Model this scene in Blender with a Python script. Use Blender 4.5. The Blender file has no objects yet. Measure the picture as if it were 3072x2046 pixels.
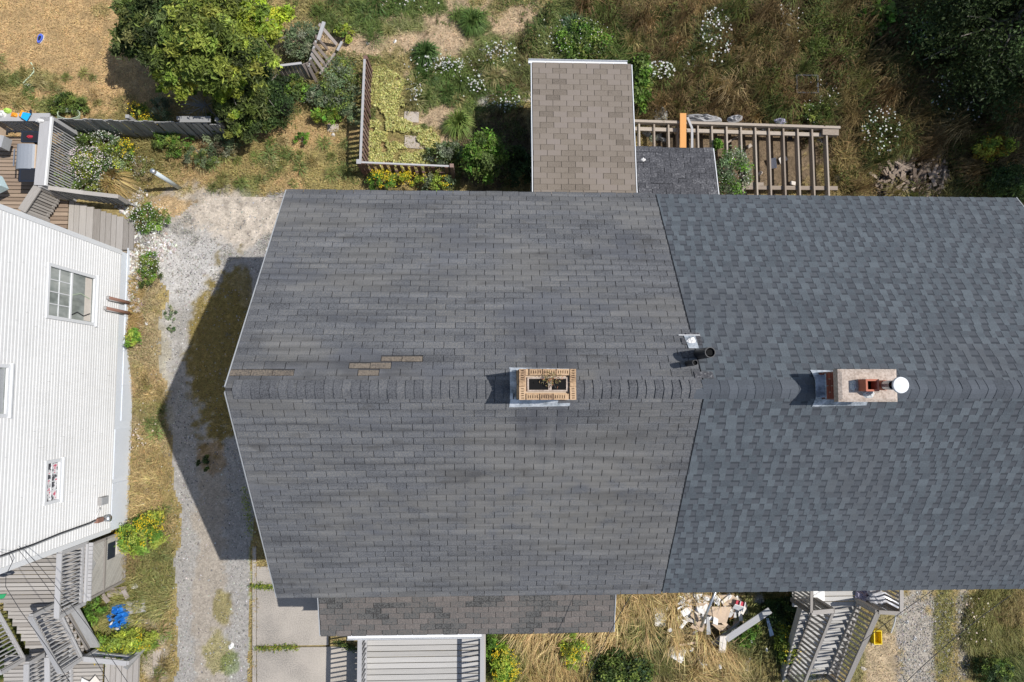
import bpy, math, random
import numpy as np
from mathutils import Matrix, Vector
random.seed(11); rng = np.random.default_rng(11)
S = bpy.context.scene; COL = S.collection
PI = math.pi

# ------------------------------------------------------------------ camera, sky, sun, exposure
FPX, CX, CY, CAMH = 2048.0, 1536.0, 1023.0, 18.5
NX, NY, RY = 1460.0, 1168.0, 1158.0        # point straight below the drone; image row of the roof ridge
_n = np.array([-(NX-CX)/FPX, (NY-CY)/FPX, 1.0]); _n /= np.linalg.norm(_n)
_d = np.cross(np.array([0, 1, -(RY-CY)/FPX]), _n); _d /= np.linalg.norm(_d)
RWC = np.column_stack([_d, np.cross(_n, _d), _n])
cam = bpy.data.objects.new('camera', bpy.data.cameras.new('camera')); COL.objects.link(cam)
cam.data.sensor_width = 36.0; cam.data.lens = 24.0; cam.data.clip_end = 2000
M = Matrix([list(map(float, r)) for r in RWC.T]).to_4x4(); M.translation = (0, 0, CAMH); cam.matrix_world = M
S.camera = cam
SUN = Vector((4.69, 0.71, 7.8)).normalized()
W = bpy.data.worlds.new('World'); S.world = W; W.use_nodes = True
nt = W.node_tree; nt.nodes.clear()
o_ = nt.nodes.new('ShaderNodeOutputWorld'); b_ = nt.nodes.new('ShaderNodeBackground'); s_ = nt.nodes.new('ShaderNodeTexSky')
s_.sky_type = 'NISHITA'; s_.sun_disc = False
s_.sun_elevation = math.asin(SUN.z); s_.sun_rotation = math.atan2(SUN.x, SUN.y)
nt.links.new(s_.outputs[0], b_.inputs[0]); nt.links.new(b_.outputs[0], o_.inputs[0]); b_.inputs[1].default_value = 0.11
sl = bpy.data.lights.new('sun', 'SUN'); sl.energy = 4.2; sl.angle = math.radians(0.5); sl.color = (1.0, 0.965, 0.92)
so = bpy.data.objects.new('sun', sl); COL.objects.link(so); so.rotation_euler = (-SUN).to_track_quat('-Z', 'Y').to_euler(); so.location = SUN*60
S.view_settings.view_transform = 'Standard'; S.view_settings.look = 'None'
S.view_settings.gamma = 1.0; S.view_settings.use_curve_mapping = False; S.view_settings.exposure = 0.27
S.render.engine = 'CYCLES'

# ------------------------------------------------------------------ surveying helpers (photo pixel -> place in the world)
def at(px, py, z=0.0):
    r = RWC.T @ np.array([(px-CX)/FPX, -(py-CY)/FPX, -1.0]); t = (z-CAMH)/r[2]
    return Vector((float(r[0]*t), float(r[1]*t), z))
def atX(px, py, X):
    r = RWC.T @ np.array([(px-CX)/FPX, -(py-CY)/FPX, -1.0]); t = X/r[0]
    return Vector((X, float(r[1]*t), float(CAMH+r[2]*t)))
def topx(x, y, z=0.0):
    c = RWC @ np.stack([x, y, np.zeros_like(x)+z-CAMH])
    return CX+FPX*c[0]/-c[2], CY-FPX*c[1]/-c[2]

_T = rng.random((256, 256))
def vnoise(x, y, s, o=0):
    x = np.asarray(x)*s+o*17.3; y = np.asarray(y)*s+o*9.1
    xi = np.floor(x).astype(int); yi = np.floor(y).astype(int); fx = x-xi; fy = y-yi
    fx = fx*fx*(3-2*fx); fy = fy*fy*(3-2*fy)
    a = _T[xi % 256, yi % 256]; b = _T[(xi+1) % 256, yi % 256]; c = _T[xi % 256, (yi+1) % 256]; d = _T[(xi+1) % 256, (yi+1) % 256]
    return (a*(1-fx)+b*fx)*(1-fy)+(c*(1-fx)+d*fx)*fy
def fbm(x, y, s, o=0):
    return (vnoise(x, y, s, o)+.5*vnoise(x, y, s*2.1, o+1)+.25*vnoise(x, y, s*4.3, o+2))/1.75
def sstep(a, b, v):
    t = np.clip((v-a)/(b-a), 0, 1); return t*t*(3-2*t)
def gz(x, y):                                   # bank of earth and stones along the north part of the white house, soft bumps elsewhere
    x = np.asarray(x, float); y = np.asarray(y, float)
    b = .42*sstep(-8.2, -8.95, x)*sstep(-.6, 1.6, y)*sstep(6.0, 4.2, y)
    r = np.hypot(x, y)
    return b+.03*(fbm(x, y, .9, 3)-.5)*sstep(60, 25, r)
def g3(px, py, dz=0.0):
    p = at(px, py); p.z = float(gz(p.x, p.y))+dz; return p

# ------------------------------------------------------------------ materials
def hexc(c): return tuple(c)+(1.0,)
def mat(name, cols, rnd=.6, big=.3, bs=1.2, small=.5, ss=45, rough=.85, metal=0.0, bump=0.0, coord='P', sc=(1, 1, 1), spec=.3, bumpd=.01, edge=0.0, streak=0.0, warm=None, stain=None):
    m = bpy.data.materials.new(name); m.use_nodes = True; N = m.node_tree.nodes; L = m.node_tree.links
    bs_ = N['Principled BSDF']; bs_.inputs['Roughness'].default_value = rough; bs_.inputs['Metallic'].default_value = metal
    bs_.inputs['Specular IOR Level'].default_value = spec
    if coord == 'P':
        g = N.new('ShaderNodeNewGeometry'); src = g.outputs['Position']
    else:
        g = N.new('ShaderNodeTexCoord'); src = g.outputs['Object']
    oi = N.new('ShaderNodeObjectInfo')
    mp = N.new('ShaderNodeVectorMath'); mp.operation = 'MULTIPLY'; mp.inputs[1].default_value = sc; L.new(src, mp.inputs[0])
    vec = mp.outputs[0]
    if coord == 'O':
        ad = N.new('ShaderNodeVectorMath'); ad.operation = 'ADD'; L.new(vec, ad.inputs[0])
        cmb = N.new('ShaderNodeCombineXYZ'); ml = N.new('ShaderNodeMath'); ml.operation = 'MULTIPLY'; ml.inputs[1].default_value = 37.0
        L.new(oi.outputs['Random'], ml.inputs[0]); L.new(ml.outputs[0], cmb.inputs[0]); L.new(ml.outputs[0], cmb.inputs[1]); L.new(cmb.outputs[0], ad.inputs[1]); vec = ad.outputs[0]
    def noise(scale, det):
        n = N.new('ShaderNodeTexNoise'); n.inputs['Scale'].default_value = scale; n.inputs['Detail'].default_value = det; L.new(vec, n.inputs['Vector']); return n.outputs['Fac']
    nb, ns = noise(bs, 3), noise(ss, 2)
    at_ = N.new('ShaderNodeAttribute'); at_.attribute_name = 'rnd'
    def ma(op, a, b):
        n = N.new('ShaderNodeMath'); n.operation = op
        for i, v in enumerate((a, b)):
            if isinstance(v, (int, float)): n.inputs[i].default_value = v
            else: L.new(v, n.inputs[i])
        return n.outputs[0]
    r = ma('FRACT', ma('ADD', oi.outputs['Random'], at_.outputs['Fac']), 0)
    f = ma('ADD', .5, ma('MULTIPLY', ma('SUBTRACT', r, .5), rnd))
    f = ma('ADD', f, ma('MULTIPLY', ma('SUBTRACT', nb, .5), big*3))
    f = ma('ADD', f, ma('MULTIPLY', ma('SUBTRACT', ns, .5), small*3))
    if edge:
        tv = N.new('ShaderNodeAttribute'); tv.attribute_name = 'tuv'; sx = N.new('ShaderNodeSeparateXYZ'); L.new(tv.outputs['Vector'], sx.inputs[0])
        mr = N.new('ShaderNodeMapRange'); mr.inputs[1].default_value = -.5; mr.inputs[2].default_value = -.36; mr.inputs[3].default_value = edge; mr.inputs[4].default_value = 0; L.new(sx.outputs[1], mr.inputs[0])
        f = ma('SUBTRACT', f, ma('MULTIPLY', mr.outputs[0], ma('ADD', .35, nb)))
    cr = N.new('ShaderNodeValToRGB'); el = cr.color_ramp.elements
    while len(el) < len(cols): el.new(.5)
    for i, c in enumerate(cols): el[i].position = i/(len(cols)-1) if len(cols) > 1 else 0; el[i].color = hexc(c)
    L.new(f, cr.inputs[0]); outc = cr.outputs[0]
    def mixc(fac, colr):
        nonlocal outc
        mx = N.new('ShaderNodeMix'); mx.data_type = 'RGBA'; L.new(fac, mx.inputs[0]); L.new(outc, mx.inputs[6]); mx.inputs[7].default_value = hexc(colr); outc = mx.outputs[2]
    def pnoise(scale3, det=2, off=0.0):
        gg = N.new('ShaderNodeNewGeometry'); vm = N.new('ShaderNodeVectorMath'); vm.operation = 'MULTIPLY_ADD'; vm.inputs[1].default_value = scale3; vm.inputs[2].default_value = (off, off, off); L.new(gg.outputs['Position'], vm.inputs[0])
        q = N.new('ShaderNodeTexNoise'); q.inputs['Scale'].default_value = 1.0; q.inputs['Detail'].default_value = det; L.new(vm.outputs[0], q.inputs['Vector']); return q.outputs['Fac']
    def mrange(v, a, b, c, d):
        q = N.new('ShaderNodeMapRange'); q.inputs[1].default_value = a; q.inputs[2].default_value = b; q.inputs[3].default_value = c; q.inputs[4].default_value = d; L.new(v, q.inputs[0]); return q.outputs[0]
    if warm:
        for (wc, sc3, lo, hi, amt, of) in warm: mixc(mrange(pnoise(sc3, 3, of), lo, hi, 0, amt), wc)
    if stain:                               # run-off stains below and above a chimney
        gg = N.new('ShaderNodeNewGeometry'); sx = N.new('ShaderNodeSeparateXYZ'); L.new(gg.outputs['Position'], sx.inputs[0])
        for (xc, hw, yc, yl, amt, sc_) in stain:
            a = mrange(ma('ABSOLUTE', ma('SUBTRACT', sx.outputs[0], xc), 0), hw*.6, hw*1.25, 1, 0); b = mrange(ma('ABSOLUTE', ma('SUBTRACT', sx.outputs[1], yc), 0), yl*.45, yl*1.1, 1, 0)
            mixc(ma('MULTIPLY', ma('MULTIPLY', a, b), mrange(pnoise((3, 5, 3) if hw > .7 else (6, 1.2, 1.2), 3, 3.0), .34, .58, 0, amt)), sc_)
    if streak:
        gg = mrange(pnoise((.6, 10.0, 3.0), 3, 7.0), .25, .75, 1-streak, 1+streak); vm = N.new('ShaderNodeVectorMath'); vm.operation = 'SCALE'; L.new(outc, vm.inputs[0]); L.new(gg, vm.inputs['Scale']); outc = vm.outputs[0]
    L.new(outc, bs_.inputs['Base Color'])
    if bump:
        bp = N.new('ShaderNodeBump'); bp.inputs['Strength'].default_value = bump; bp.inputs['Distance'].default_value = bumpd
        L.new(ns, bp.inputs['Height']); L.new(bp.outputs[0], bs_.inputs['Normal'])
    return m
def plain(name, c, rough=.6, metal=0.0, v=.12, bump=.1):
    return mat(name, [tuple(x*(1-v) for x in c), c, tuple(min(1, x*(1+v)) for x in c)], rnd=.5, rough=rough, metal=metal, bump=bump, small=.3, ss=25)
def leafmat(name, trans=.35):
    m = bpy.data.materials.new(name); m.use_nodes = True; N = m.node_tree.nodes; L = m.node_tree.links; N.clear()
    o = N.new('ShaderNodeOutputMaterial'); a = N.new('ShaderNodeAttribute'); a.attribute_name = 'col'
    d = N.new('ShaderNodeBsdfPrincipled'); d.inputs['Roughness'].default_value = .55; d.inputs['Specular IOR Level'].default_value = .25
    t = N.new('ShaderNodeBsdfTranslucent'); mx = N.new('ShaderNodeMixShader'); mx.inputs[0].default_value = trans
    L.new(a.outputs['Color'], d.inputs['Base Color']); L.new(a.outputs['Color'], t.inputs['Color'])
    L.new(d.outputs[0], mx.inputs[1]); L.new(t.outputs[0], mx.inputs[2]); L.new(mx.outputs[0], o.inputs[0]); return m
def groundmat(name, amp=.6, ss=55, bump=.8):
    m = bpy.data.materials.new(name); m.use_nodes = True; N = m.node_tree.nodes; L = m.node_tree.links
    b = N['Principled BSDF']; b.inputs['Roughness'].default_value = .95; b.inputs['Specular IOR Level'].default_value = .15
    a = N.new('ShaderNodeAttribute'); a.attribute_name = 'col'
    g = N.new('ShaderNodeNewGeometry'); n1 = N.new('ShaderNodeTexNoise'); n1.inputs['Scale'].default_value = ss; n1.inputs['Detail'].default_value = 4; n1.inputs['Roughness'].default_value = .7
    n2 = N.new('ShaderNodeTexVoronoi'); n2.inputs['Scale'].default_value = ss*.55
    L.new(g.outputs['Position'], n1.inputs['Vector']); L.new(g.outputs['Position'], n2.inputs['Vector'])
    def ma(op, x, y):
        n = N.new('ShaderNodeMath'); n.operation = op
        for i, v in enumerate((x, y)):
            if isinstance(v, (int, float)): n.inputs[i].default_value = v
            else: L.new(v, n.inputs[i])
        return n.outputs[0]
    sp = N.new('ShaderNodeSeparateColor'); L.new(n2.outputs['Color'], sp.inputs[0])
    f = ma('ADD', 1.0, ma('ADD', ma('MULTIPLY', ma('SUBTRACT', n1.outputs['Fac'], .5), amp*2.4), ma('MULTIPLY', ma('SUBTRACT', sp.outputs[0], .5), amp*.8)))
    vm = N.new('ShaderNodeVectorMath'); vm.operation = 'SCALE'; L.new(a.outputs['Color'], vm.inputs[0]); L.new(f, vm.inputs['Scale']); L.new(vm.outputs[0], b.inputs['Base Color'])
    bp = N.new('ShaderNodeBump'); bp.inputs['Strength'].default_value = bump; bp.inputs['Distance'].default_value = .02
    L.new(n1.outputs['Fac'], bp.inputs['Height']); L.new(bp.outputs[0], b.inputs['Normal']); return m

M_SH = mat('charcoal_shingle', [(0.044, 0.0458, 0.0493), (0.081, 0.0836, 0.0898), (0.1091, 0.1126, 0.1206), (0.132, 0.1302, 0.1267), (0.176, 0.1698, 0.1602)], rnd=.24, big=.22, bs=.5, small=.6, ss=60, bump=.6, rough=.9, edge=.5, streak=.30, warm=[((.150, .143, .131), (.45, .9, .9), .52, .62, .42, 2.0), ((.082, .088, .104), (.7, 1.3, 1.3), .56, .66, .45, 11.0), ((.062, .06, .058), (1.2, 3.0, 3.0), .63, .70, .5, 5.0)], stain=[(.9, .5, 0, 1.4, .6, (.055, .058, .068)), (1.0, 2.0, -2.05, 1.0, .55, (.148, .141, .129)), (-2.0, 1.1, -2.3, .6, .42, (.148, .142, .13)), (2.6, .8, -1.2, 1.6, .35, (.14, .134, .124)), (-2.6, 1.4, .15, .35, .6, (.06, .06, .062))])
M_SHR = mat('blue_grey_shingle', [(0.0563, 0.0654, 0.0757), (0.0792, 0.0929, 0.1049), (0.1038, 0.1204, 0.1333)], rnd=.66, big=.14, small=.5, ss=60, bump=.5, rough=.9, streak=.10, warm=[((.085, .088, .095), (.5, .5, .5), .52, .66, .5, 4.0)])
M_SHRB = mat('blue_grey_shingle_base', [(0.0522, 0.0572, 0.0669), (0.0693, 0.0766, 0.0871), (0.0882, 0.0977, 0.11)], rnd=.5, big=.12, small=.4, ss=60, bump=.4, rough=.9)
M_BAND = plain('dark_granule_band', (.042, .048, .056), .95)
M_SHCAP = mat('worn_ridge_shingle', [(.04, .042, .046), (.078, .08, .087), (.105, .108, .114), (.15, .145, .14)], rnd=.32, big=.15, bs=2.5, small=.6, ss=50, bump=.6, rough=.9)
M_SHRC = mat('ridge_shingle', [(.05, .056, .065), (.074, .083, .096), (.096, .107, .122)], rnd=.6, big=.12, small=.4, ss=60, bump=.4, rough=.9)
M_DECKUND = plain('roofing_felt', (.05, .05, .053), .95)
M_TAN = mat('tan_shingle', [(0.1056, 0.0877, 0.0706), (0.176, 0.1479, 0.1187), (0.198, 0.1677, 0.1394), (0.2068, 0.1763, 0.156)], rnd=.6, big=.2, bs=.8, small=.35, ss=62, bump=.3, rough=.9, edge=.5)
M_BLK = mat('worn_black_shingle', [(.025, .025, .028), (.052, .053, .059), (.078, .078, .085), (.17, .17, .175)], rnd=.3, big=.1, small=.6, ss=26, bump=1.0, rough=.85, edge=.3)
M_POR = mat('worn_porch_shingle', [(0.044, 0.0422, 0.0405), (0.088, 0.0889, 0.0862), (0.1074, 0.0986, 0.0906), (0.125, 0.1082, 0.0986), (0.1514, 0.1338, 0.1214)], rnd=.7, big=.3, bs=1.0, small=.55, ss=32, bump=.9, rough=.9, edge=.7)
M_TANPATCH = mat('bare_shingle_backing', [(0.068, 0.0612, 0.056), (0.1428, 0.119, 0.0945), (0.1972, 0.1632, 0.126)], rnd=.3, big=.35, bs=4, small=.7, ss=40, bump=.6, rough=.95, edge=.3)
M_WHITE = mat('white_vinyl', [(.56, .56, .55), (.655, .655, .65), (.69, .69, .685)], rnd=.25, big=.3, bs=.7, small=.15, ss=20, rough=.45, bump=.05, streak=.03)
M_WTRIM = plain('white_trim', (.62, .63, .64), .4, v=.03, bump=.02)
M_FOUND = plain('painted_foundation', (.60, .635, .68), .7, v=.06, bump=.2)
M_WALL = plain('grey_wall_cladding', (.42, .42, .41), .8)
M_CONC = mat('concrete', [(.2, .185, .165), (.335, .302, .262), (.41, .37, .32)], rnd=.1, big=.6, bs=.8, small=.45, ss=38, bump=.4)
WS = (1.5, 22, 22)
M_WOOD = mat('weathered_deck_wood', [(.19, .172, .152), (.31, .287, .262), (.41, .388, .36)], rnd=.7, big=.25, bs=1.2, small=.45, ss=3, coord='O', sc=WS, bump=.3)
M_WOODP = mat('pale_deck_wood', [(.27, .26, .24), (.385, .373, .352), (.47, .46, .44)], rnd=.6, big=.25, bs=1.2, small=.45, ss=3, coord='O', sc=WS, bump=.3)
M_RAIL = mat('pale_painted_rail', [(.27, .265, .26), (.365, .36, .36), (.45, .445, .445)], rnd=.4, big=.3, bs=2, small=.4, ss=3, coord='O', sc=WS, bump=.2)
M_BRN = mat('brown_stained_boards', [(.18, .13, .095), (.28, .21, .155), (.38, .295, .22)], rnd=.7, big=.2, small=.4, ss=3, coord='O', sc=WS, bump=.3)
M_FEN = mat('grey_fence_boards', [(.18, .18, .175), (.28, .278, .27), (.38, .375, .365)], rnd=.7, big=.2, small=.5, ss=3, coord='O', sc=WS, bump=.3)
M_PIC = mat('red_brown_picket', [(.10, .06, .05), (.17, .095, .075), (.26, .19, .16)], rnd=.8, big=.3, small=.5, ss=3, coord='O', sc=WS, bump=.3)
M_OLDP = mat('old_picket_wood', [(.17, .135, .115), (.26, .22, .195), (.36, .32, .3)], rnd=.8, big=.3, small=.5, ss=3, coord='O', sc=WS, bump=.3)
M_JOI = mat('bare_joist_wood', [(.17, .13, .10), (.30, .25, .20), (.44, .39, .33)], rnd=.5, big=.5, bs=2, small=.5, ss=3, coord='O', sc=WS, bump=.3)
M_SCR = mat('scrap_wood', [(.09, .065, .048), (.21, .16, .12), (.34, .275, .22)], rnd=1, big=.2, small=.4, ss=3, coord='O', sc=WS, bump=.3)
M_ORA = mat('new_orange_plank', [(.48, .22, .07), (.62, .30, .10), (.68, .36, .14)], rnd=.2, big=.3, small=.4, ss=3, coord='O', sc=WS, bump=.2)
M_BRICKY = mat('buff_brick', [(.22, .14, .085), (.39, .26, .15), (.48, .335, .21)], rnd=.7, big=.3, bs=5, small=.45, ss=40, bump=.3)
M_BRICKR = mat('red_brick', [(.15, .045, .03), (.23, .065, .04), (.30, .09, .055)], rnd=.8, small=.3, ss=40, bump=.3)
M_MORT = plain('mortar', (.42, .34, .26), .95)
M_CAP = mat('chimney_cap_concrete', [(.26, .205, .165), (.40, .33, .275), (.48, .41, .35)], rnd=.1, big=.3, bs=5, small=.6, ss=28, bump=.6)
M_CLAY = plain('terracotta_flue', (.38, .13, .08), .8)
M_HOLEDK = plain('dark_hole_fill', (.006, .006, .006), 1.0)  # near-black fill that paints the dark inside flues and pipes
M_LEAD = mat('lead_flashing', [(.16, .18, .2), (.36, .39, .42), (.55, .57, .6)], rnd=.4, big=.7, bs=6, small=.4, ss=25, rough=.5, metal=.25, bump=.4)
M_STEEL = plain('galvanised_steel', (.52, .54, .56), .35, .8)
M_BLACK = plain('black_metal', (.02, .021, .025), .5)
M_NAVY = plain('dark_navy_plastic', (.02, .026, .04), .45)
M_GLASS = plain('dark_glass', (.05, .06, .065), .08, v=.1, bump=0)
M_GLASSR = mat('window_pane_reflection', [(.07, .085, .08), (.24, .265, .25), (.42, .44, .42)], rnd=.2, big=.6, bs=2.2, small=.2, ss=8, rough=.08, sc=(1, 1.2, .5), spec=.6)
M_CURT = mat('patterned_curtain', [(.05, .05, .06), (.1, .1, .11), (.62, .62, .62), (.7, .7, .7), (.5, .1, .15)], rnd=0, big=1.2, bs=9, small=.1, ss=20, rough=.6)
M_PVC = plain('grey_pvc', (.30, .29, .28), .5)
M_PVCB = plain('brown_pvc', (.22, .12, .09), .6)
M_POST = plain('pale_blue_grey_post', (.50, .56, .58), .5)
M_CARD = plain('cardboard', (.50, .385, .28), .9, v=.15, bump=.2)
M_PAPER = plain('white_board', (.66, .65, .63), .7)
M_PAPER2 = plain('off_white_board', (.58, .53, .47), .8)
M_RED = plain('red_box_liner', (.45, .035, .06), .5)
M_BLUE = plain('blue_tarpaulin', (.02, .17, .55), .4, v=.3, bump=.3)
M_CYAN = plain('cyan_plastic', (.02, .36, .72), .4)
M_OPL = plain('orange_plastic', (.72, .30, .03), .4)
M_YEL = plain('yellow_plastic', (.75, .55, .01), .4)
M_SHOE = plain('blue_shoe_foam', (.08, .13, .52), .6)
M_HOSE = plain('pale_green_hose', (.42, .50, .36), .5)
M_GREY = plain('grey_plastic', (.32, .33, .34), .5)
M_SILVER = plain('silver_lid', (.26, .28, .31), .55, .1, v=.06)
M_LIME = plain('lime_plastic', (.42, .62, .12), .5)
M_TEAL = plain('pale_teal_plastic', (.55, .70, .72), .5)
M_LATT = mat('pale_lattice', [(.33, .315, .28), (.42, .40, .36), (.47, .45, .41)], rnd=.6)
M_WIRE = plain('black_cable', (.025, .025, .03), .6)
M_STONE = mat('pale_paving_stone', [(.27, .23, .19), (.37, .32, .27), (.45, .40, .34)], rnd=.5, big=.3, small=.4, ss=30, bump=.5)
M_ROCK = mat('grey_rock', [(.25, .25, .23), (.40, .40, .38), (.55, .55, .53)], rnd=.6, big=.4, bs=4, small=.4, ss=22, bump=.7)
M_LILAC = plain('lilac_cloth', (.40, .38, .50), .9, v=.3)
M_CLEAR = mat('clear_plastic_sheet', [(.32, .32, .34), (.46, .46, .48), (.62, .62, .64)], rnd=.2, big=.6, bs=4, small=.3, ss=14, rough=.25)
M_BARK = mat('bark', [(.10, .085, .07), (.17, .15, .13), (.25, .23, .2)], rnd=.4, big=.3, bs=6, small=.5, ss=30, bump=.6)
M_LEAF = leafmat('leaf'); M_GRASS = leafmat('grass_blade', .3); M_PETAL = leafmat('petal', .2)
M_GND = groundmat('soil'); M_DRV = groundmat('gravel', .42, 45, .8); M_PEB = leafmat('pebble', 0.0)

# ------------------------------------------------------------------ object helpers
def link(o, parent=None):
    COL.objects.link(o)
    if parent is not None:
        o.parent = parent; o.matrix_parent_inverse = Matrix.Translation(-Vector(parent.location))
    return o
def tag(o, label=None, cat=None, group=None, kind=None):
    for k, v in (('label', label), ('category', cat), ('group', group), ('kind', kind)):
        if v: o[k] = v
    return o
def thing(name, label, cat, loc=(0, 0, 0), group=None):
    o = bpy.data.objects.new(name, None); o.location = loc; o.empty_display_size = .2; link(o); return tag(o, label, cat, group)
def pym(name, V, F, m, parent=None, smooth=False):
    me = bpy.data.meshes.new(name); me.from_pydata([tuple(v) for v in V], [], F); me.materials.append(m)
    if smooth: me.polygons.foreach_set('use_smooth', [True]*len(me.polygons))
    return link(bpy.data.objects.new(name, me), parent)
def npm(name, V, k, m, parent=None, col=None, rnd=None, idx=None):   # V (n,3); every k verts make one face unless idx given (m,k)
    V = np.ascontiguousarray(V, np.float32); me = bpy.data.meshes.new(name); me.vertices.add(len(V)); me.vertices.foreach_set('co', V.ravel())
    I = np.arange(len(V), dtype=np.int32).reshape(-1, k) if idx is None else np.ascontiguousarray(idx, np.int32)
    nf = len(I); me.loops.add(nf*k); me.loops.foreach_set('vertex_index', I.ravel()); me.polygons.add(nf)
    me.polygons.foreach_set('loop_start', np.arange(nf, dtype=np.int32)*k)
    try: me.polygons.foreach_set('loop_total', np.full(nf, k, np.int32))
    except Exception: pass
    if col is not None:
        a = me.attributes.new('col', 'FLOAT_COLOR', 'POINT'); c = np.ones((len(V), 4), np.float32); c[:, :3] = col; a.data.foreach_set('color', c.ravel())
    if rnd is not None:
        a = me.attributes.new('rnd', 'FLOAT', 'POINT'); a.data.foreach_set('value', np.ascontiguousarray(rnd, np.float32))
    me.polygons.foreach_set('use_smooth', np.zeros(nf, bool)); me.update(calc_edges=True); me.materials.append(m)
    return link(bpy.data.objects.new(name, me), parent)
CV = np.array([(x, y, z) for x in (-.5, .5) for y in (-.5, .5) for z in (-.5, .5)])
CF = [(0, 1, 3, 2), (4, 6, 7, 5), (0, 4, 5, 1), (2, 3, 7, 6), (0, 2, 6, 4), (1, 5, 7, 3)]
_cube = {}
def cubemesh(m):
    if m.name not in _cube:
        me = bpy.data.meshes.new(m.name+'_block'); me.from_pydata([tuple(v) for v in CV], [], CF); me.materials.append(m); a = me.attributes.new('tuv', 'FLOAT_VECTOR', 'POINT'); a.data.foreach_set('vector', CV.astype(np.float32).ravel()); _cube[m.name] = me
    return _cube[m.name]
def place(name, me, mtx, parent=None):
    o = bpy.data.objects.new(name, me); link(o, parent); o.matrix_basis = mtx; return o
def frame(p0, p1, up=(0, 0, 1)):
    p0 = Vector(p0); p1 = Vector(p1); x = (p1-p0); L = x.length; x = x/L; up = Vector(up)
    y = up.cross(x)
    if y.length < 1e-4: y = Vector((0, 1, 0)).cross(x)
    y.normalize(); z = x.cross(y); return (p0+p1)/2, L, x, y, z
def mtx(c, a, b, d):
    return Matrix(((a.x, b.x, d.x, c.x), (a.y, b.y, d.y, c.y), (a.z, b.z, d.z, c.z), (0, 0, 0, 1)))
def bar(name, m, p0, p1, w, t, parent=None, up=(0, 0, 1)):     # board from p0 to p1, w across, t thick along up
    c, L, x, y, z = frame(p0, p1, up); return place(name, cubemesh(m), mtx(c, x*L, y*w, z*t), parent)
def box(name, m, c, sx, sy, sz, parent=None, rz=0.0):          # c = centre of the base
    x = Vector((math.cos(rz), math.sin(rz), 0)); y = Vector((-x.y, x.x, 0)); c = Vector(c)+Vector((0, 0, sz/2))
    return place(name, cubemesh(m), mtx(c, x*sx, y*sy, Vector((0, 0, sz))), parent)
def tube(name, pts, r, m, parent=None, n=6, closed_ends=True):
    pts = [Vector(p) for p in pts]; V = []; F = []
    rs = r if isinstance(r, (list, tuple)) else [r]*len(pts)
    for i, p in enumerate(pts):
        d = (pts[min(i+1, len(pts)-1)]-pts[max(i-1, 0)]).normalized(); a = d.orthogonal().normalized(); b = d.cross(a)
        for j in range(n): V.append(p+(a*math.cos(2*PI*j/n)+b*math.sin(2*PI*j/n))*rs[i])
        if i:
            for j in range(n): F.append(((i-1)*n+j, (i-1)*n+(j+1) % n, i*n+(j+1) % n, i*n+j))
    if closed_ends: F += [tuple(range(n))[::-1], tuple(range((len(pts)-1)*n, len(pts)*n))]
    return pym(name, V, F, m, parent, smooth=n > 7)
def tubes_joined(name, lines, m, parent=None, n=5):
    V = []; F = []
    for pts, r0, r1 in lines:
        pts = [Vector(p) for p in pts]; b0 = len(V)
        for i, p in enumerate(pts):
            d = (pts[min(i+1, len(pts)-1)]-pts[max(i-1, 0)]).normalized(); a = d.orthogonal().normalized(); b = d.cross(a); r = r0+(r1-r0)*i/(len(pts)-1)
            for j in range(n): V.append(p+(a*math.cos(2*PI*j/n)+b*math.sin(2*PI*j/n))*r)
            if i:
                for j in range(n): F.append((b0+(i-1)*n+j, b0+(i-1)*n+(j+1) % n, b0+i*n+(j+1) % n, b0+i*n+j))
    return pym(name, V, F, m, parent)
def ring(name, c, r0, r1, h, m, parent=None, n=24, axis=Vector((0, 0, 1))):     # open pipe with wall thickness
    a = axis.orthogonal().normalized(); b = axis.cross(a); V = []; F = []; c = Vector(c)
    for k, (r, z) in enumerate(((r1, 0), (r1, h), (r0, h), (r0, 0))):
        for j in range(n): V.append(c+axis*z+(a*math.cos(2*PI*j/n)+b*math.sin(2*PI*j/n))*r)
    for k in range(3):
        for j in range(n): F.append((k*n+j, k*n+(j+1) % n, (k+1)*n+(j+1) % n, (k+1)*n+j))
    return pym(name, V, F, m, parent, smooth=False)
def slab(name, m, corners, t, parent=None):                     # quad/poly plate, corners are the top face, thickness t down its normal
    c = [Vector(v) for v in corners]; n = (c[1]-c[0]).cross(c[-1]-c[0]).normalized()
    if n.z < 0: c = c[::-1]; n = -n
    k = len(c); V = c+[v-n*t for v in c]; F = [tuple(range(k)), tuple(range(2*k-1, k-1, -1))]+[(i, i+k, (i+1) % k+k, (i+1) % k) for i in range(k)]
    return pym(name, V, F, m, parent)
def crumple(name, m, c, rx, ry, h, parent=None, seed=0, n=12, rz=0.0, sharp=.35):   # sagging, crumpled sheet or bag with a closed underside
    r = random.Random(seed); V = []; F = []; ca, sa = math.cos(rz), math.sin(rz)
    k = 6; ph = [r.uniform(-sharp, sharp) for _ in range(n)]
    for i in range(k):
        f = 1-i/(k-.5)
        for j in range(n):
            a = 2*PI*(j+.5*(i % 2))/n; q = f*(1+ph[j]*.6)+r.uniform(-.06, .06)
            x, y = rx*q*math.cos(a), ry*q*math.sin(a); z = h*(math.sin((1-f)*PI/2)**.8)*(1+r.uniform(-.45, .45))+.01
            V.append((c[0]+x*ca-y*sa, c[1]+x*sa+y*ca, c[2]+(z if i else 0)))
        if i:
            for j in range(n): F.append(((i-1)*n+j, (i-1)*n+(j+1) % n, i*n+(j+1) % n, i*n+j))
    F += [tuple(range((k-1)*n, k*n)), tuple(range(n))[::-1]]
    return pym(name, V, F, m, parent)

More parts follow.
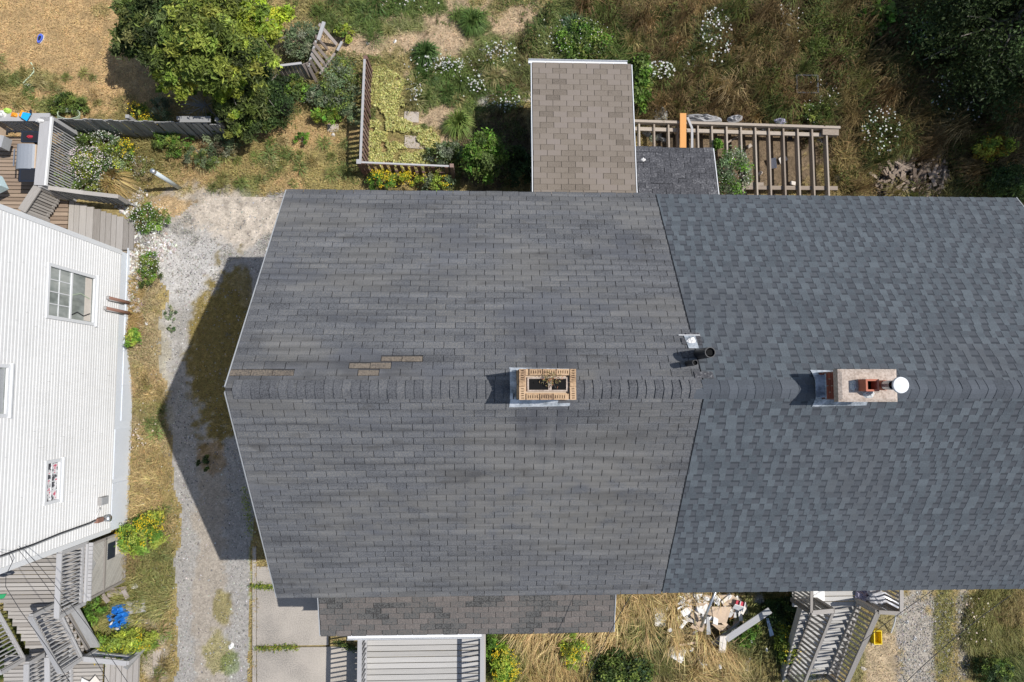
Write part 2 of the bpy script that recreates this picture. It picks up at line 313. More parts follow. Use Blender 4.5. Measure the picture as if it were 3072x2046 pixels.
# ------------------------------------------------------------------ ground colours: what grows where (photo survey)
STRAW = (.47, .325, .16); GREEN = (.14, .19, .05); DGREEN = (.06, .095, .025); BROWN = (.15, .105, .047); GOLD = (.46, .345, .165)
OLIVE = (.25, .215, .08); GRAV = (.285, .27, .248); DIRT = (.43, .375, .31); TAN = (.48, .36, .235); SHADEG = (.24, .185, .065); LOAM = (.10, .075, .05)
ZN = [  # px, py, rx, ry, colour, weight, blade height, density
 (190, 150, 460, 300, STRAW, 1, .05, .8), (100, 235, 70, 30, GREEN, .55, .1, 1), (185, 320, 80, 35, GREEN, .8, .14, 1), (20, 245, 45, 35, GREEN, .5, .1, 1), (50, 290, 50, 30, OLIVE, .6, .1, 1),
 (300, 30, 30, 20, OLIVE, .6, .08, 1), (1250, 160, 520, 190, TAN, .9, .06, .7),
 (960, 40, 120, 60, OLIVE, .8, .1, 1), (1020, 60, 70, 50, GREEN, .6, .14, 1), (1190, 18, 150, 38, GREEN, 1, .2, 1.2), (1100, 75, 50, 45, GREEN, .9, .18, 1), (1170, 85, 130, 22, GREEN, .8, .18, 1),
 (1400, 70, 55, 45, GREEN, 1, .2, 1.2), (1440, 85, 35, 25, GREEN, .9, .2, 1.2), (1150, 130, 26, 40, GREEN, .9, .15, 1), (1290, 165, 70, 28, GREEN, .9, .2, 1.2), (1260, 190, 210, 35, OLIVE, .8, .1, 1),
 (1480, 190, 110, 100, GREEN, .9, .16, 1.2), (1330, 290, 130, 110, GREEN, .85, .14, 1.1), (1480, 290, 130, 50, GREEN, .85, .14, 1.1), (1520, 30, 60, 40, OLIVE, .7, .1, 1), (1600, 90, 40, 40, OLIVE, .7, .1, 1),
 (1120, 138, 140, 36, TAN, .85, .04, .7), (1335, 118, 60, 66, TAN, .85, .04, .7), (1560, 55, 70, 45, TAN, .85, .05, .7), (1250, 120, 90, 26, TAN, .7, .04, .7), (1010, 150, 40, 40, TAN, .7, .04, .7), (1240, 355, 45, 25, TAN, .95, .03, .5), (1330, 355, 55, 40, TAN, .95, .04, .6), (1330, 430, 45, 30, TAN, .9, .04, .6), (1500, 220, 40, 12, TAN, .7, .03, .6), (1490, 305, 60, 20, (.5, .47, .43), .8, .03, .4),
 (1480, 450, 130, 110, LOAM, .9, .1, .7), (1160, 350, 90, 190, OLIVE, .8, .05, .6),
 (900, 480, 260, 100, STRAW, .9, .06, .9), (750, 470, 130, 110, OLIVE, .7, .09, 1), (1000, 500, 110, 80, (.30, .26, .10), .8, .08, 1), (880, 390, 140, 60, STRAW, .7, .05, .8), (1000, 250, 170, 100, OLIVE, .8, .15, 1), (830, 250, 130, 120, (.16, .15, .06), .8, .15, 1),
 (560, 430, 140, 90, GOLD, .7, .13, 1), (590, 500, 80, 70, STRAW, .6, .08, 1), (380, 450, 160, 130, OLIVE, .9, .18, 1), (640, 640, 210, 90, DIRT, .95, .02, .25), (520, 650, 90, 60, STRAW, .8, .05, .8), (750, 560, 40, 40, GREEN, .5, .1, 1),
 (2450, 240, 900, 330, BROWN, 1, .32, 1), (1760, 130, 160, 150, GREEN, .75, .3, 1), (1700, 230, 140, 50, GREEN, .8, .25, 1), (1850, 300, 60, 240, (.085, .13, .03), .8, .3, 1), (2060, 60, 120, 70, (.2, .13, .05), .8, .3, 1), (2160, 150, 110, 110, (.085, .12, .035), .6, .3, 1),
 (2510, 130, 160, 120, (.12, .14, .04), .85, .35, 1), (2900, 110, 300, 190, (.05, .07, .02), .9, .35, 1), (2660, 420, 110, 90, (.07, .10, .025), .6, .3, 1), (2460, 330, 70, 50, (.10, .14, .04), .7, .25, 1), (2850, 300, 120, 110, (.07, .09, .03), .7, .35, 1),
 (2760, 330, 90, 140, (.21, .15, .06), .8, .4, 1), (2540, 500, 70, 90, (.26, .19, .075), .8, .35, 1), (2300, 330, 70, 60, (.23, .165, .065), .7, .3, 1), (2930, 560, 170, 70, (.13, .12, .04), .8, .35, 1),
 (2200, 480, 330, 120, (.19, .14, .09), 1, .04, .25), (2000, 400, 100, 45, LOAM, .9, .04, .3),
 (450, 1150, 70, 480, (.345, .275, .155), .95, .12, 1.1), (445, 1215, 45, 60, OLIVE, .7, .1, 1), (475, 1430, 34, 90, OLIVE, .7, .1, 1), (430, 1120, 24, 36, GREEN, .5, .1, 1), (430, 960, 40, 50, (.30, .19, .085), .7, .07, .9), (430, 1450, 80, 160, GOLD, .9, .2, 1.3), (400, 900, 60, 120, (.36, .25, .10), .8, .1, 1), (390, 800, 60, 70, DIRT, .9, .03, .3), (440, 1150, 60, 60, STRAW, .5, .1, 1), (430, 1780, 110, 200, (.275, .26, .10), .9, .2, 1.2), (380, 1690, 45, 50, (.36, .26, .13), .8, .2, 1), (330, 1850, 100, 110, (.28, .26, .085), .8, .18, 1.2), (60, 1950, 120, 130, (.2, .2, .06), .9, .12, 1.2), (470, 1960, 40, 110, DIRT, .7, .04, .4),
 (1950, 1900, 560, 230, GOLD, 1, .45, 1.3), (2135, 1835, 125, 75, (.27, .22, .13), .95, .06, .8), (2030, 1960, 55, 45, GOLD, .9, .12, 1), (2115, 1985, 38, 34, GOLD, .9, .12, 1), (1972, 1845, 34, 36, GOLD, .9, .12, 1), (2242, 1992, 24, 34, OLIVE, .9, .08, 1), (2060, 1930, 60, 20, GOLD, .8, .12, 1), (2230, 1890, 70, 60, (.13, .15, .045), .8, .15, 1), (1860, 1980, 170, 80, (.12, .13, .04), .7, .3, 1), (1970, 1900, 34, 110, (.14, .14, .045), .8, .3, 1), (1640, 2000, 160, 70, (.35, .25, .1), .6, .35, 1), (2270, 1850, 110, 120, (.13, .15, .045), .85, .3, 1.1), (2300, 1990, 120, 80, (.17, .15, .05), .75, .3, 1), (1890, 1860, 50, 40, GREEN, .7, .25, 1), (1500, 1950, 70, 110, (.13, .17, .045), .8, .25, 1), (2390, 1900, 60, 160, (.1, .13, .03), .85, .25, 1),
 (2570, 1930, 80, 110, (.19, .19, .075), .8, .1, 1), (2650, 1970, 70, 130, (.46, .36, .235), .95, .05, .6), (2660, 1850, 60, 60, (.33, .28, .13), .8, .08, 1), (2750, 1920, 70, 200, (.40, .365, .325), .85, .03, .3), (2830, 1900, 34, 180, (.22, .21, .075), .85, .1, 1.1), (2890, 1900, 22, 180, (.40, .36, .31), .7, .03, .3), (2985, 1920, 110, 190, (.17, .16, .05), .95, .22, 1.1), (3040, 2010, 90, 60, (.08, .11, .03), .8, .25, 1), (3040, 1830, 60, 60, (.22, .16, .07), .7, .2, 1),
]
GZN = [(520, 1500, 900, 900, GRAV, 1, 0, 0), (700, 640, 180, 90, DIRT, .95, .015, .25), (560, 800, 130, 120, (.41, .395, .375), .85, 0, 0), (450, 780, 50, 40, DIRT, .7, .02, .2), (632, 1750, 52, 520, (.30, .262, .215), .9, .01, .1),
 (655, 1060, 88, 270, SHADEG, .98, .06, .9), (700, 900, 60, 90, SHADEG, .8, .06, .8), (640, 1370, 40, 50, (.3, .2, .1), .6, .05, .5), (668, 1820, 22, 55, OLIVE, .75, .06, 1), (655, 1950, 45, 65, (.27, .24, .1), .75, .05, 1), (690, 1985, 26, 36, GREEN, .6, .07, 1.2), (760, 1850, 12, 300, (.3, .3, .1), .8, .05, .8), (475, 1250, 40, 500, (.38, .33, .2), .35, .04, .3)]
def field(x, y, zones, base, bh=.08, bd=.8):
    px, py = topx(x, y); n = fbm(x, y, 1.3, 5)-.5; n2 = fbm(x, y, 5.0, 8)-.5; n3 = fbm(x, y, 11.0, 12)-.5
    col = np.tile(np.array(base), (len(x), 1)); h = np.full(len(x), bh); dn = np.full(len(x), bd)
    for (cx, cy, rx, ry, c, w, hh, dd) in zones:
        k = np.nonzero((abs(px-cx) < rx*1.5) & (abs(py-cy) < ry*1.5))[0]
        if not len(k): continue
        d = np.hypot((px[k]-cx)/rx, (py[k]-cy)/ry)+n[k]*.75+n2[k]*.55+n3[k]*.5
        f = sstep(1.12, .82, d)*w; col[k] += (np.array(c)-col[k])*f[:, None]; h[k] += (hh-h[k])*f; dn[k] += (dd-dn[k])*f
    cl = np.clip(1+1.7*n2+1.5*n3, .12, 2.2); g = (h > .012)
    return col*(1+(.75*n2+.7*n3)*np.where(g, 1, .35))[:, None], h*np.where(g, .55+.5*cl, 1), dn*np.where(g, cl, 1)
DRVP = [(395, 705), (470, 690), (520, 640), (620, 590), (740, 575), (860, 585), (880, 900), (800, 1250), (764, 1650), (758, 1800), (758, 2120), (505, 2120), (528, 1980), (536, 1850), (530, 1700), (534, 1560), (520, 1420), (508, 1300), (492, 1150), (490, 1000), (496, 900), (478, 780), (440, 740)]
def inpoly(px, py, P):
    r = np.zeros(len(px), bool); j = len(P)-1
    for i in range(len(P)):
        (xi, yi), (xj, yj) = P[i], P[j]; r ^= ((yi > py) != (yj > py)) & (px < (xj-xi)*(py-yi)/(yj-yi+1e-9)+xi); j = i
    return r
def driveway_mask(x, y):
    px, py = topx(x, y); return inpoly(px+26*(fbm(x, y, 1.6, 2)-.5)*2, py+26*(fbm(x, y, 1.6, 6)-.5)*2, DRVP)
def grid_mesh(name, xs, ys, colf, m, mask=None, dz=0.0):
    X, Y = np.meshgrid(xs, ys, indexing='ij'); x = X.ravel(); y = Y.ravel(); V = np.stack([x, y, gz(x, y)+dz], 1)
    a = np.arange(len(xs)*len(ys)).reshape(len(xs), len(ys)); I = np.stack([a[:-1, :-1], a[1:, :-1], a[1:, 1:], a[:-1, 1:]], -1).reshape(-1, 4)
    if mask is not None:
        I = I[mask[I].all(1)]; u, inv = np.unique(I, return_inverse=True); V = V[u]; I = inv.reshape(-1, 4); x = x[u]; y = y[u]
    return npm(name, V, 4, m, col=colf(x, y), idx=I)
BASE = (.32, .25, .11)
inx = np.arange(-14.6, 16.6, .085); iny = np.arange(-9.2, 12.2, .085)
oxs = np.concatenate([[-400, -150, -60, -30, -20, -16.5], inx, [18, 22, 32, 60, 150, 400]]); oys = np.concatenate([[-400, -150, -60, -30, -18, -12], iny, [14, 18, 30, 60, 150, 400]])
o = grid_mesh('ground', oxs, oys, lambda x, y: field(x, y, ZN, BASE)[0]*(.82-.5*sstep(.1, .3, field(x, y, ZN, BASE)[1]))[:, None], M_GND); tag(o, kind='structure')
dx = np.arange(-9.9, -4.5, .06); dy = np.arange(-9.0, 5.6, .06); _X, _Y = np.meshgrid(dx, dy, indexing='ij')
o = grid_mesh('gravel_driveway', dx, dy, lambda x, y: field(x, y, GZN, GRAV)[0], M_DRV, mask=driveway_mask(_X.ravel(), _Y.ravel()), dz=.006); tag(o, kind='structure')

# ------------------------------------------------------------------ shingled roofs
_fade = CAMH
def shingle_field(parent, m, O, U, V, N, width, length, tabw, expo, th=.009, gap=.010, lap=.004, limit=300, jit=.002, lift=.010, skip=None, off=None, name='shingle'):
    """courses of three-tab shingles: O = eave corner, U along the eave, V up the slope, N out of the roof"""
    T = []; k = 0; s = -.02; tilt = th/expo*.75
    Vt = (V*math.cos(tilt)-N*math.sin(tilt)).normalized(); Nt = U.cross(Vt).normalized()
    if Nt.dot(N) < 0: Nt = -Nt
    while s < length-.02:
        L = min(expo+lap, length-s); o0 = (tabw/2 if k % 2 else 0)+(off(k) if off else 0)+random.uniform(-.012, .012); u = -o0 % tabw-tabw
        while u < width:
            a, b = max(u, 0)+gap/2, min(u+tabw, width)-gap/2
            if b-a > .03 and not (skip and skip(k, (a+b)/2)):
                lf = random.random()**3*lift
                c = O+U*((a+b)/2)+Vt*(L/2)+V*(s+random.uniform(-jit, jit))+N*(th*1.4+lf)
                T.append(mtx(c, U*(b-a), Vt*L, Nt*th))
            u += tabw
        s += expo; k += 1
    return T
def lay(parent, m, T, limit=300, name='shingle'):
    C = Vector((0, 0, CAMH)); T.sort(key=lambda q: (q.translation-C).length)
    for q in T[:limit]: place(name, cubemesh(m), q, parent)
    if T[limit:]:
        A = np.array([[list(r) for r in q] for q in T[limit:]]); Vv = np.einsum('nij,kj->nki', A[:, :3, :3], CV)+A[:, None, :3, 3]
        I = (np.arange(len(A))[:, None, None]*8+np.array(CF)[None]).reshape(-1, 4)
        o = npm(name+'_field', Vv.reshape(-1, 3), 4, m, parent, rnd=np.repeat(rng.random(len(A)), 8), idx=I); o['kind'] = 'stuff'
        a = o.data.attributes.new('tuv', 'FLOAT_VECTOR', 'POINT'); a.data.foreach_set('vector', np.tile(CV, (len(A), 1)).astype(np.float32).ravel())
def ridge_caps(parent, m, x0, x1, zr, slope, step=.14, half=.15, hi=.023):
    V = []; F = []; c, s = math.cos(slope), math.sin(slope)
    prof = [(-half, -half*s/c), (-half*.45, -half*.45*s/c+.004), (0, -.012), (half*.45, -half*.45*s/c+.004), (half, -half*s/c)]
    th = .012
    for i, (y, z) in enumerate(prof):
        V += [(0, y, z+hi), (.2, y, z+.015), (0, y, z+hi-th), (.2, y, z+.015-th)]
    for i in range(4):
        a = i*4; b = a+4; F += [(a, a+1, b+1, b), (a+2, b+2, b+3, a+3), (a, b, b+2, a+2), (a+1, a+3, b+3, b+1)]
    F += [(0, 2, 3, 1), (16, 17, 19, 18)]
    me = bpy.data.meshes.new('ridge_cap'); me.from_pydata(V, [], F); me.materials.append(m)
    x = x0; i = 0
    while x < x1-.05:
        q = Matrix.Translation((x, random.uniform(-.006, .006), zr+random.uniform(0, .004))) @ Matrix.Rotation(random.uniform(-.03, .03), 4, 'Z')
        place('ridge_cap', me, q, parent); x += step*random.uniform(.97, 1.03); i += 1

XL, XM, XR, YE, ZE, ZR = -4.03, 3.45, 11.06, 3.97, 4.88, 7.8
SLP = math.atan2(ZR-ZE, YE); SL = math.hypot(ZR-ZE, YE); cs, sn = math.cos(SLP), math.sin(SLP)
def gable_house(name, label, x0, x1, wl, wr):
    h = thing(name, label, 'house', ((x0+x1)/2, 0, 0))
    t = .2
    V = [(x, y, z) for x in (x0, x1) for (y, z) in ((-YE, ZE-.012), (0, ZR-.012), (YE, ZE-.012), (YE, ZE-t), (0, ZR-t-.05), (-YE, ZE-t))]
    F = [(0, 1, 7, 6), (1, 2, 8, 7), (2, 3, 9, 8), (3, 4, 10, 9), (4, 5, 11, 10), (5, 0, 6, 11), (0, 5, 4, 1), (1, 4, 3, 2), (6, 7, 10, 11), (7, 8, 9, 10)]
    roof = pym('roof', V, F, M_DECKUND, h)
    yw = YE-.32; a, b = x0+wl, x1-wr
    V = [(x, y, z) for x in (a, b) for (y, z) in ((-yw, 0), (-yw, ZE-.02), (0, ZR-.32), (yw, ZE-.02), (yw, 0))]
    pym('wall', V, [(0, 1, 2, 3, 4), (5, 9, 8, 7, 6), (0, 5, 6, 1), (3, 8, 9, 4), (1, 6, 7, 2), (2, 7, 8, 3)], M_WALL, h)
    return h, roof
hA, rA = gable_house('row_house', 'left row house with worn charcoal three-tab shingle roof and open buff brick chimney', XL, XM-.004, .16, 0)
hB, rB = gable_house('row_house', 'right row house with newer blue-grey laminated shingle roof and red brick chimney', XM+.004, XR, 0, .16)
UX = Vector((1, 0, 0))
bare = lambda side: None
TAB = []
def skipS(k, u): return False
def skipN(k, u):                                   # courses below the ridge where the top layer has blown off
    return False
for sgn, sk in ((-1, skipS), (1, skipN)):
    O = Vector((XL, sgn*YE, ZE)); Vd = Vector((0, -sgn*cs, sn)); Nn = Vector((0, sgn*sn, cs))
    TAB += shingle_field(rA, M_SH, O-Vd*.02, UX, Vd, Nn, XM-XL-.01, SL, .333, .143, skip=sk, th=.010)
# fully bare strips: remove those tabs, show the pale backing a little below
def nearstrip(c, strips):
    for (a, b, s0, s1) in strips:
        if a < c.x < b and c.y > 0 and s0 < (ZR-c.z)/sn < s1: return True
    return False
STR = [(XL, -2.35, .15, .44), (-1.86, -.93, .33, .60), (-1.02, .1, .57, .80)]
STRV = [(XL-.1, -3.05, .25, .40), (-2.35, -1.6, .40, .54), (-1.85, -1.1, .54, .68), (-2.2, -1.75, .25, .40)]
isbare = lambda q: any(a < q.translation.x < b and q.translation.y > 0 and s0 < (ZR+.01-q.translation.z)/sn < s1 for a, b, s0, s1 in STRV)
TAB2 = [q for q in TAB if not isbare(q)]
for q in TAB:
    if isbare(q):
        q.translation = q.translation-Vector((0, sn, cs))*.007; q.col[1] = q.col[1]*random.uniform(.55, .85); place('bare_patch', cubemesh(M_TANPATCH), q, rA)
lay(rA, M_SH, TAB2)
ridge_caps(rA, M_SHCAP, XL+.12, XM-.18, ZR, SLP, hi=.042)
for sgn in (-1, 1):
    bar('rake_trim', M_GREY, (XL-.013, sgn*YE, ZE-.07), (XL-.013, sgn*.01, ZR-.075), .02, .13, hA)
# laminated roof: continuous courses, random raised teeth and the darker granule band in each gap
TEETH = []; BANDS = []
for sgn in (-1, 1):
    O = Vector((XM+.01, sgn*YE, ZE)); Vd = Vector((0, -sgn*cs, sn)); Nn = Vector((0, sgn*sn, cs)); s = -.02; W_ = XR-XM-.01; E_ = .143
    while s < SL-.03:
        L = min(E_+.03, SL-s); tl = .006/E_; Vt = (Vd*math.cos(tl)-Nn*math.sin(tl)).normalized(); Nt = (Nn*math.cos(tl)+Vd*math.sin(tl)).normalized(); Ls = min(E_, SL-s)
        x = 0
        while x < W_:
            l = min(1.0, W_-x)
            place('shingle_course', cubemesh(M_SHRB), mtx(O+UX*(x+l/2)+Vd*s+Vt*(L/2)+Nn*.008, UX*(l-.002), Vt*L, Nt*.006), rB); x += l
        u = random.uniform(-.2, 0)
        while u < W_:
            w = random.choice((.10, .13, .15, .18)); g = random.choice((.09, .11, .13, .15)); a, b = max(u, 0), min(u+w, W_)
            if b-a > .02: TEETH.append(mtx(O+UX*((a+b)/2)+Vd*(s-.001)+Vt*(Ls/2)+Nn*.0132, UX*(b-a), Vt*Ls, Nt*.005))
            a, b = max(u+w, 0), min(u+w+g, W_)
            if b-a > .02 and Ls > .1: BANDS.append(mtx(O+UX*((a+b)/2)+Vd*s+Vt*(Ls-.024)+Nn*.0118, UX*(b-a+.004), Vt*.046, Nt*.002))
            u += w+g
        s += E_
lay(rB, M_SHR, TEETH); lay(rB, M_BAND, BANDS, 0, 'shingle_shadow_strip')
ridge_caps(rB, M_SHRC, XM-.17, XR-.05, ZR+.006, SLP)
bar('rake_trim', M_GREY, (XR+.012, YE, ZE-.07), (XR+.012, .01, ZR-.075), .02, .13, hB); bar('rake_trim', M_GREY, (XR+.012, -YE, ZE-.07), (XR+.012, -.01, ZR-.075), .02, .13, hB)
bar('party_flashing', M_BLACK, (XM-.012, -YE, ZE+.014), (XM-.012, -.2, ZR-.133), .016, .012, hA); bar('party_flashing', M_BLACK, (XM-.012, YE, ZE+.014), (XM-.012, .2, ZR-.133), .016, .012, hA)
# scraps of charcoal shingle lapping over the joint near the ridge
for (a, s0, w, s1) in ((XM-.12, .2, .3, .33), (XM-.25, .62, .3, .75), (XM-.2, .9, .34, 1.04), (XM-.1, 1.02, .24, 1.16)):
    Vd = Vector((0, cs, -sn)); n = Vector((0, sn, cs))*.034; O = Vector((0, 0, ZR))
    slab('patch_shingle', M_BLK, [O+UX*a+Vd*s0+n, O+UX*(a+w)+Vd*s0+n, O+UX*(a+w)+Vd*s1+n, O+UX*a+Vd*s1+n], .006, rA)

# chimney of the left house: buff cored bricks round a double flue
def open_stack(parent, name, m, x0, x1, y0, y1, z0, z1, wall):
    V = []; F = []
    for (a, b, c, d) in ((x0, x1, y0, y1), (x0+wall, x1-wall, y0+wall, y1-wall)):
        for z in (z0, z1): V += [(a, c, z), (b, c, z), (b, d, z), (a, d, z)]
    for i in range(4):
        j = (i+1) % 4; F += [(i, j, 4+j, 4+i), (8+j, 8+i, 12+i, 12+j), (4+i, 4+j, 12+j, 12+i)]
    F.append((8, 9, 10, 11)); return pym(name, V, F, m, parent)
cx0, cx1, cy0, cy1, ct = .475, 1.315, -.155, .30, 8.49
ch = open_stack(hA, 'chimney', M_BRICKY, cx0+.004, cx1-.004, cy0+.004, cy1-.004, 7.1, ct-.066, .096)
def cored_brick(L, w, h, along_x):
    V = []; F = []
    def bx(a, b, c, d, z0, z1):
        k = len(V); V.extend([(x, y, z) if along_x else (y, x, z) for x in (a, b) for y in (c, d) for z in (z0, z1)]); F.extend([tuple(k+i for i in (f if along_x else f[::-1])) for f in CF])
    hw = w/2; hl = L/2; sw = .022
    bx(-hl, hl, -hw, -hw+sw, 0, h); bx(-hl, hl, hw-sw, hw, 0, h); bx(-hl+.001, hl-.001, -hw+sw, hw-sw, 0, .004)
    n = 5; pitch = L/(n+.6); hole = .011; e = -hl
    for i in range(n+1):
        b = hl if i == n else -hl+pitch*(i+.8)-hole/2
        bx(e, b, -hw+sw, hw-sw, .0045, h); e = b+hole
    return V, F
def brickmesh(L, w, h, ax, m):
    V, F = cored_brick(L, w, h, ax); me = bpy.data.meshes.new('brick'); me.from_pydata(V, [], F); me.materials.append(m); return me
bA, bB, bH = brickmesh(.188, .09, .062, True, M_BRICKY), brickmesh(.188, .09, .062, False, M_BRICKY), None
def brk(me, x, y): place('brick', me, Matrix.Translation((x, y, ct-.065)) @ Matrix.Rotation(random.uniform(-.02, .02), 4, 'Z'), ch)
for y in (cy0+.095, cy1-.095): brk(bB, cx0+.046, y); brk(bB, cx1-.046, y)
for i in range(3): brk(bA, cx0+.20+i*.2, cy0+.046); brk(bA, cx0+.245+i*.2, cy1-.046)
for (x, y, sx, sy) in ((cx0+.046, (cy0+cy1)/2, .088, .06), (cx1-.046, (cy0+cy1)/2, .088, .06), (cx0+.115, cy1-.046, .04, .088), (cx1-.135, cy0+.046, .05, .088)):
    box('half_brick', M_BRICKY, (x, y, ct-.066), sx, sy, .06, ch)
# corbel courses on the sides of the stack
for k in range(9):
    z = 7.45+k*.105
    for x in (cx0-.002, cx1+.002):
        for j in range(2): box('brick', M_BRICKY, (x, cy0+.115+j*.225, z), .012, .21, .09, ch)
box('mortar_bed', M_MORT, ((cx0+cx1)/2-.0, (cy0+cy1)/2, 8.2), cx1-cx0-.2, cy1-cy0-.2, .205, ch)
for (x, w) in ((.765, .27), (1.065, .20)):
    open_stack(ch, 'flue', M_CAP, x-w/2-.03, x+w/2+.03, .075-.105, .075+.105, 8.2, 8.435, .022)
    box('flue_opening', M_HOLEDK, (x, .073, 8.25), w+.01, .16, .170, ch)  # near-black block fills the flue, its inner dark put into the colour
def flash(parent, x0, x1, y0, y1):
    for sgn, yy in ((1, y1), (-1, y0)):
        ew = .05 if sgn > 0 else .13; a = .0 if sgn > 0 else .0
        zf = lambda y: ZR-abs(y)*sn/cs+.035
        e = yy+sgn*ew
        slab('flashing', M_LEAD, [(x0-.10, yy-sgn*.01, zf(yy)+.0), (x1+.01, yy-sgn*.01, zf(yy)), (x1+.01, e-sgn*.02, zf(e)), (x0-.12, e, zf(e))], .006, parent)
        slab('flashing', M_LEAD, [(x0-.11, yy, zf(yy)+.01), (x0-.002, yy, zf(yy)+.01), (x0-.002, .0, ZR+.05), (x0-.11, .0, ZR+.05)], .006, parent)
        bar('flashing_upstand', M_LEAD, (x0-.01, yy+sgn*.006, zf(yy)+.06), (x1+.005, yy+sgn*.006, zf(yy)+.06), .008, .12, parent)
flash(hA, cx0, cx1, cy0, cy1)

# chimney of the right house: red brick, concrete cap, clay flue, metal flue with round cowl
ex0, ex1, ey0, ey1, et = 5.365, 6.13, -.15, .265, 8.25
c2 = pym('chimney', [(x, y, z) for x in (ex0, ex1) for y in (ey0, ey1) for z in (7.2, et)], CF, M_MORT, hB)
z = 7.62; k = 0
while z < et-.06:
    for x in (ex0-.003, ex1+.003):
        y = ey0-(.1 if k % 2 else 0)
        while y < ey1:
            a, b = max(y, ey0)+.004, min(y+.2, ey1)-.004
            if b-a > .02: box('brick', M_BRICKR, (x, (a+b)/2, z), .016, b-a, .058, c2)
            y += .208
    for yy in (ey0-.003, ey1+.003):
        x = ex0-(.1 if k % 2 else 0)
        while x < ex1:
            a, b = max(x, ex0)+.006, min(x+.2, ex1)-.006
            if b-a > .02: box('brick', M_BRICKR, ((a+b)/2, yy, z), b-a, .014, .058, c2)
            x += .208
    z += .069; k += 1
V = []
for (i, zz) in ((0, et-.03), (0, et+.10), (.05, et+.13)): V += [(5.305+i, -.19+i, zz), (6.215-i, -.19+i, zz), (6.215-i, .305-i, zz), (5.305+i, .305-i, zz)]
pym('cap', V, [(3, 2, 1, 0)]+[(k*4+i, k*4+(i+1) % 4, k*4+4+(i+1) % 4, k*4+4+i) for k in (0, 1) for i in range(4)]+[(8, 9, 10, 11)], M_CAP, c2)
open_stack(c2, 'flue', M_CLAY, 5.59, 5.79, -.03, .15, et+.08, et+.36, .028); box('flue_opening', M_HOLEDK, (5.69, .06, et+.10), .145, .125, .09, c2)
for k, (x, y, a, b, s) in enumerate(((5.74, .055, .26, .12, 3), (5.75, -.07, .1, .06, 5), (5.52, .06, .05, .09, 6))): crumple('mortar_patch', M_ROCK if k else M_CAP, (x, y, et+.128), a, b, .03, c2, s)
ring('liner', (5.92, .06, et+.08), .055, .075, .22, M_CLAY, c2, 16); ring('metal_flue', (5.92, .06, et+.28), .06, .068, .2, M_STEEL, c2, 18)
V = [Vector((5.965, .06, et+.64))]; n = 26
for r, zz in ((.115, et+.615), (.122, et+.585)):
    V += [Vector((5.965+r*math.cos(2*PI*j/n), .06+r*math.sin(2*PI*j/n), zz)) for j in range(n)]
pym('cowl', V, [(0, 1+j, 1+(j+1) % n) for j in range(n)]+[(1+j, 1+n+j, 1+n+(j+1) % n, 1+(j+1) % n) for j in range(n)]+[tuple(range(2*n, n, -1))], M_WTRIM, c2)
for a in (0, 2.1, 4.2): bar('cowl_leg', M_STEEL, (5.92+.06*math.cos(a), .06+.06*math.sin(a), et+.46), (5.965+.09*math.cos(a), .06+.09*math.sin(a), et+.59), .012, .006, c2)
flash(hB, ex0, ex1, ey0, ey1)
bar('lead_apron', M_LEAD, (ex0-.16, 0.05, 7.845), (ex0+.004, .05, 7.86), .36, .01, hB); bar('lead_upstand', M_LEAD, (ex0-.012, .05, 7.855), (ex0-.008, .05, 7.90), .40, .006, hB)
# soil stack and small vent by the joint
def vent(name, px, py, r, L, z):
    p = at(px, py, z); ring(name, p-Vector((0, 0, L)), r*.84, r, L, M_BLACK, hB, 18); pl = p-Vector((0, 0, .05)); box(name+'_opening', M_HOLEDK, pl, r*1.1, r*1.1, .012, hB)  # near-black plate in the pipe mouth stands for its inner shade
vent('soil_stack', 2131, 1057, .085, .75, 8.0); vent('vent_pipe', 2086, 1088, .045, .5, 7.95)
p = at(2108, 1038, 7.35); q = (p.x-.2, p.y+.13); zf = lambda y: ZR-abs(y)*sn/cs+.045
slab('vent_flashing', M_LEAD, [(3.31, .90, zf(.90)), (3.50, .90, zf(.90)), (3.51, .68, zf(.68)), (3.34, .68, zf(.68))], .006, hB)
bar('flashing_edge', M_WTRIM, (3.22, .91, zf(.91)+.006), (3.58, .91, zf(.91)+.006), .010, .012, hB)
crumple('torn_sealant', M_PAPER, (3.42, .80, zf(.8)), .075, .08, .02, hB, 4)

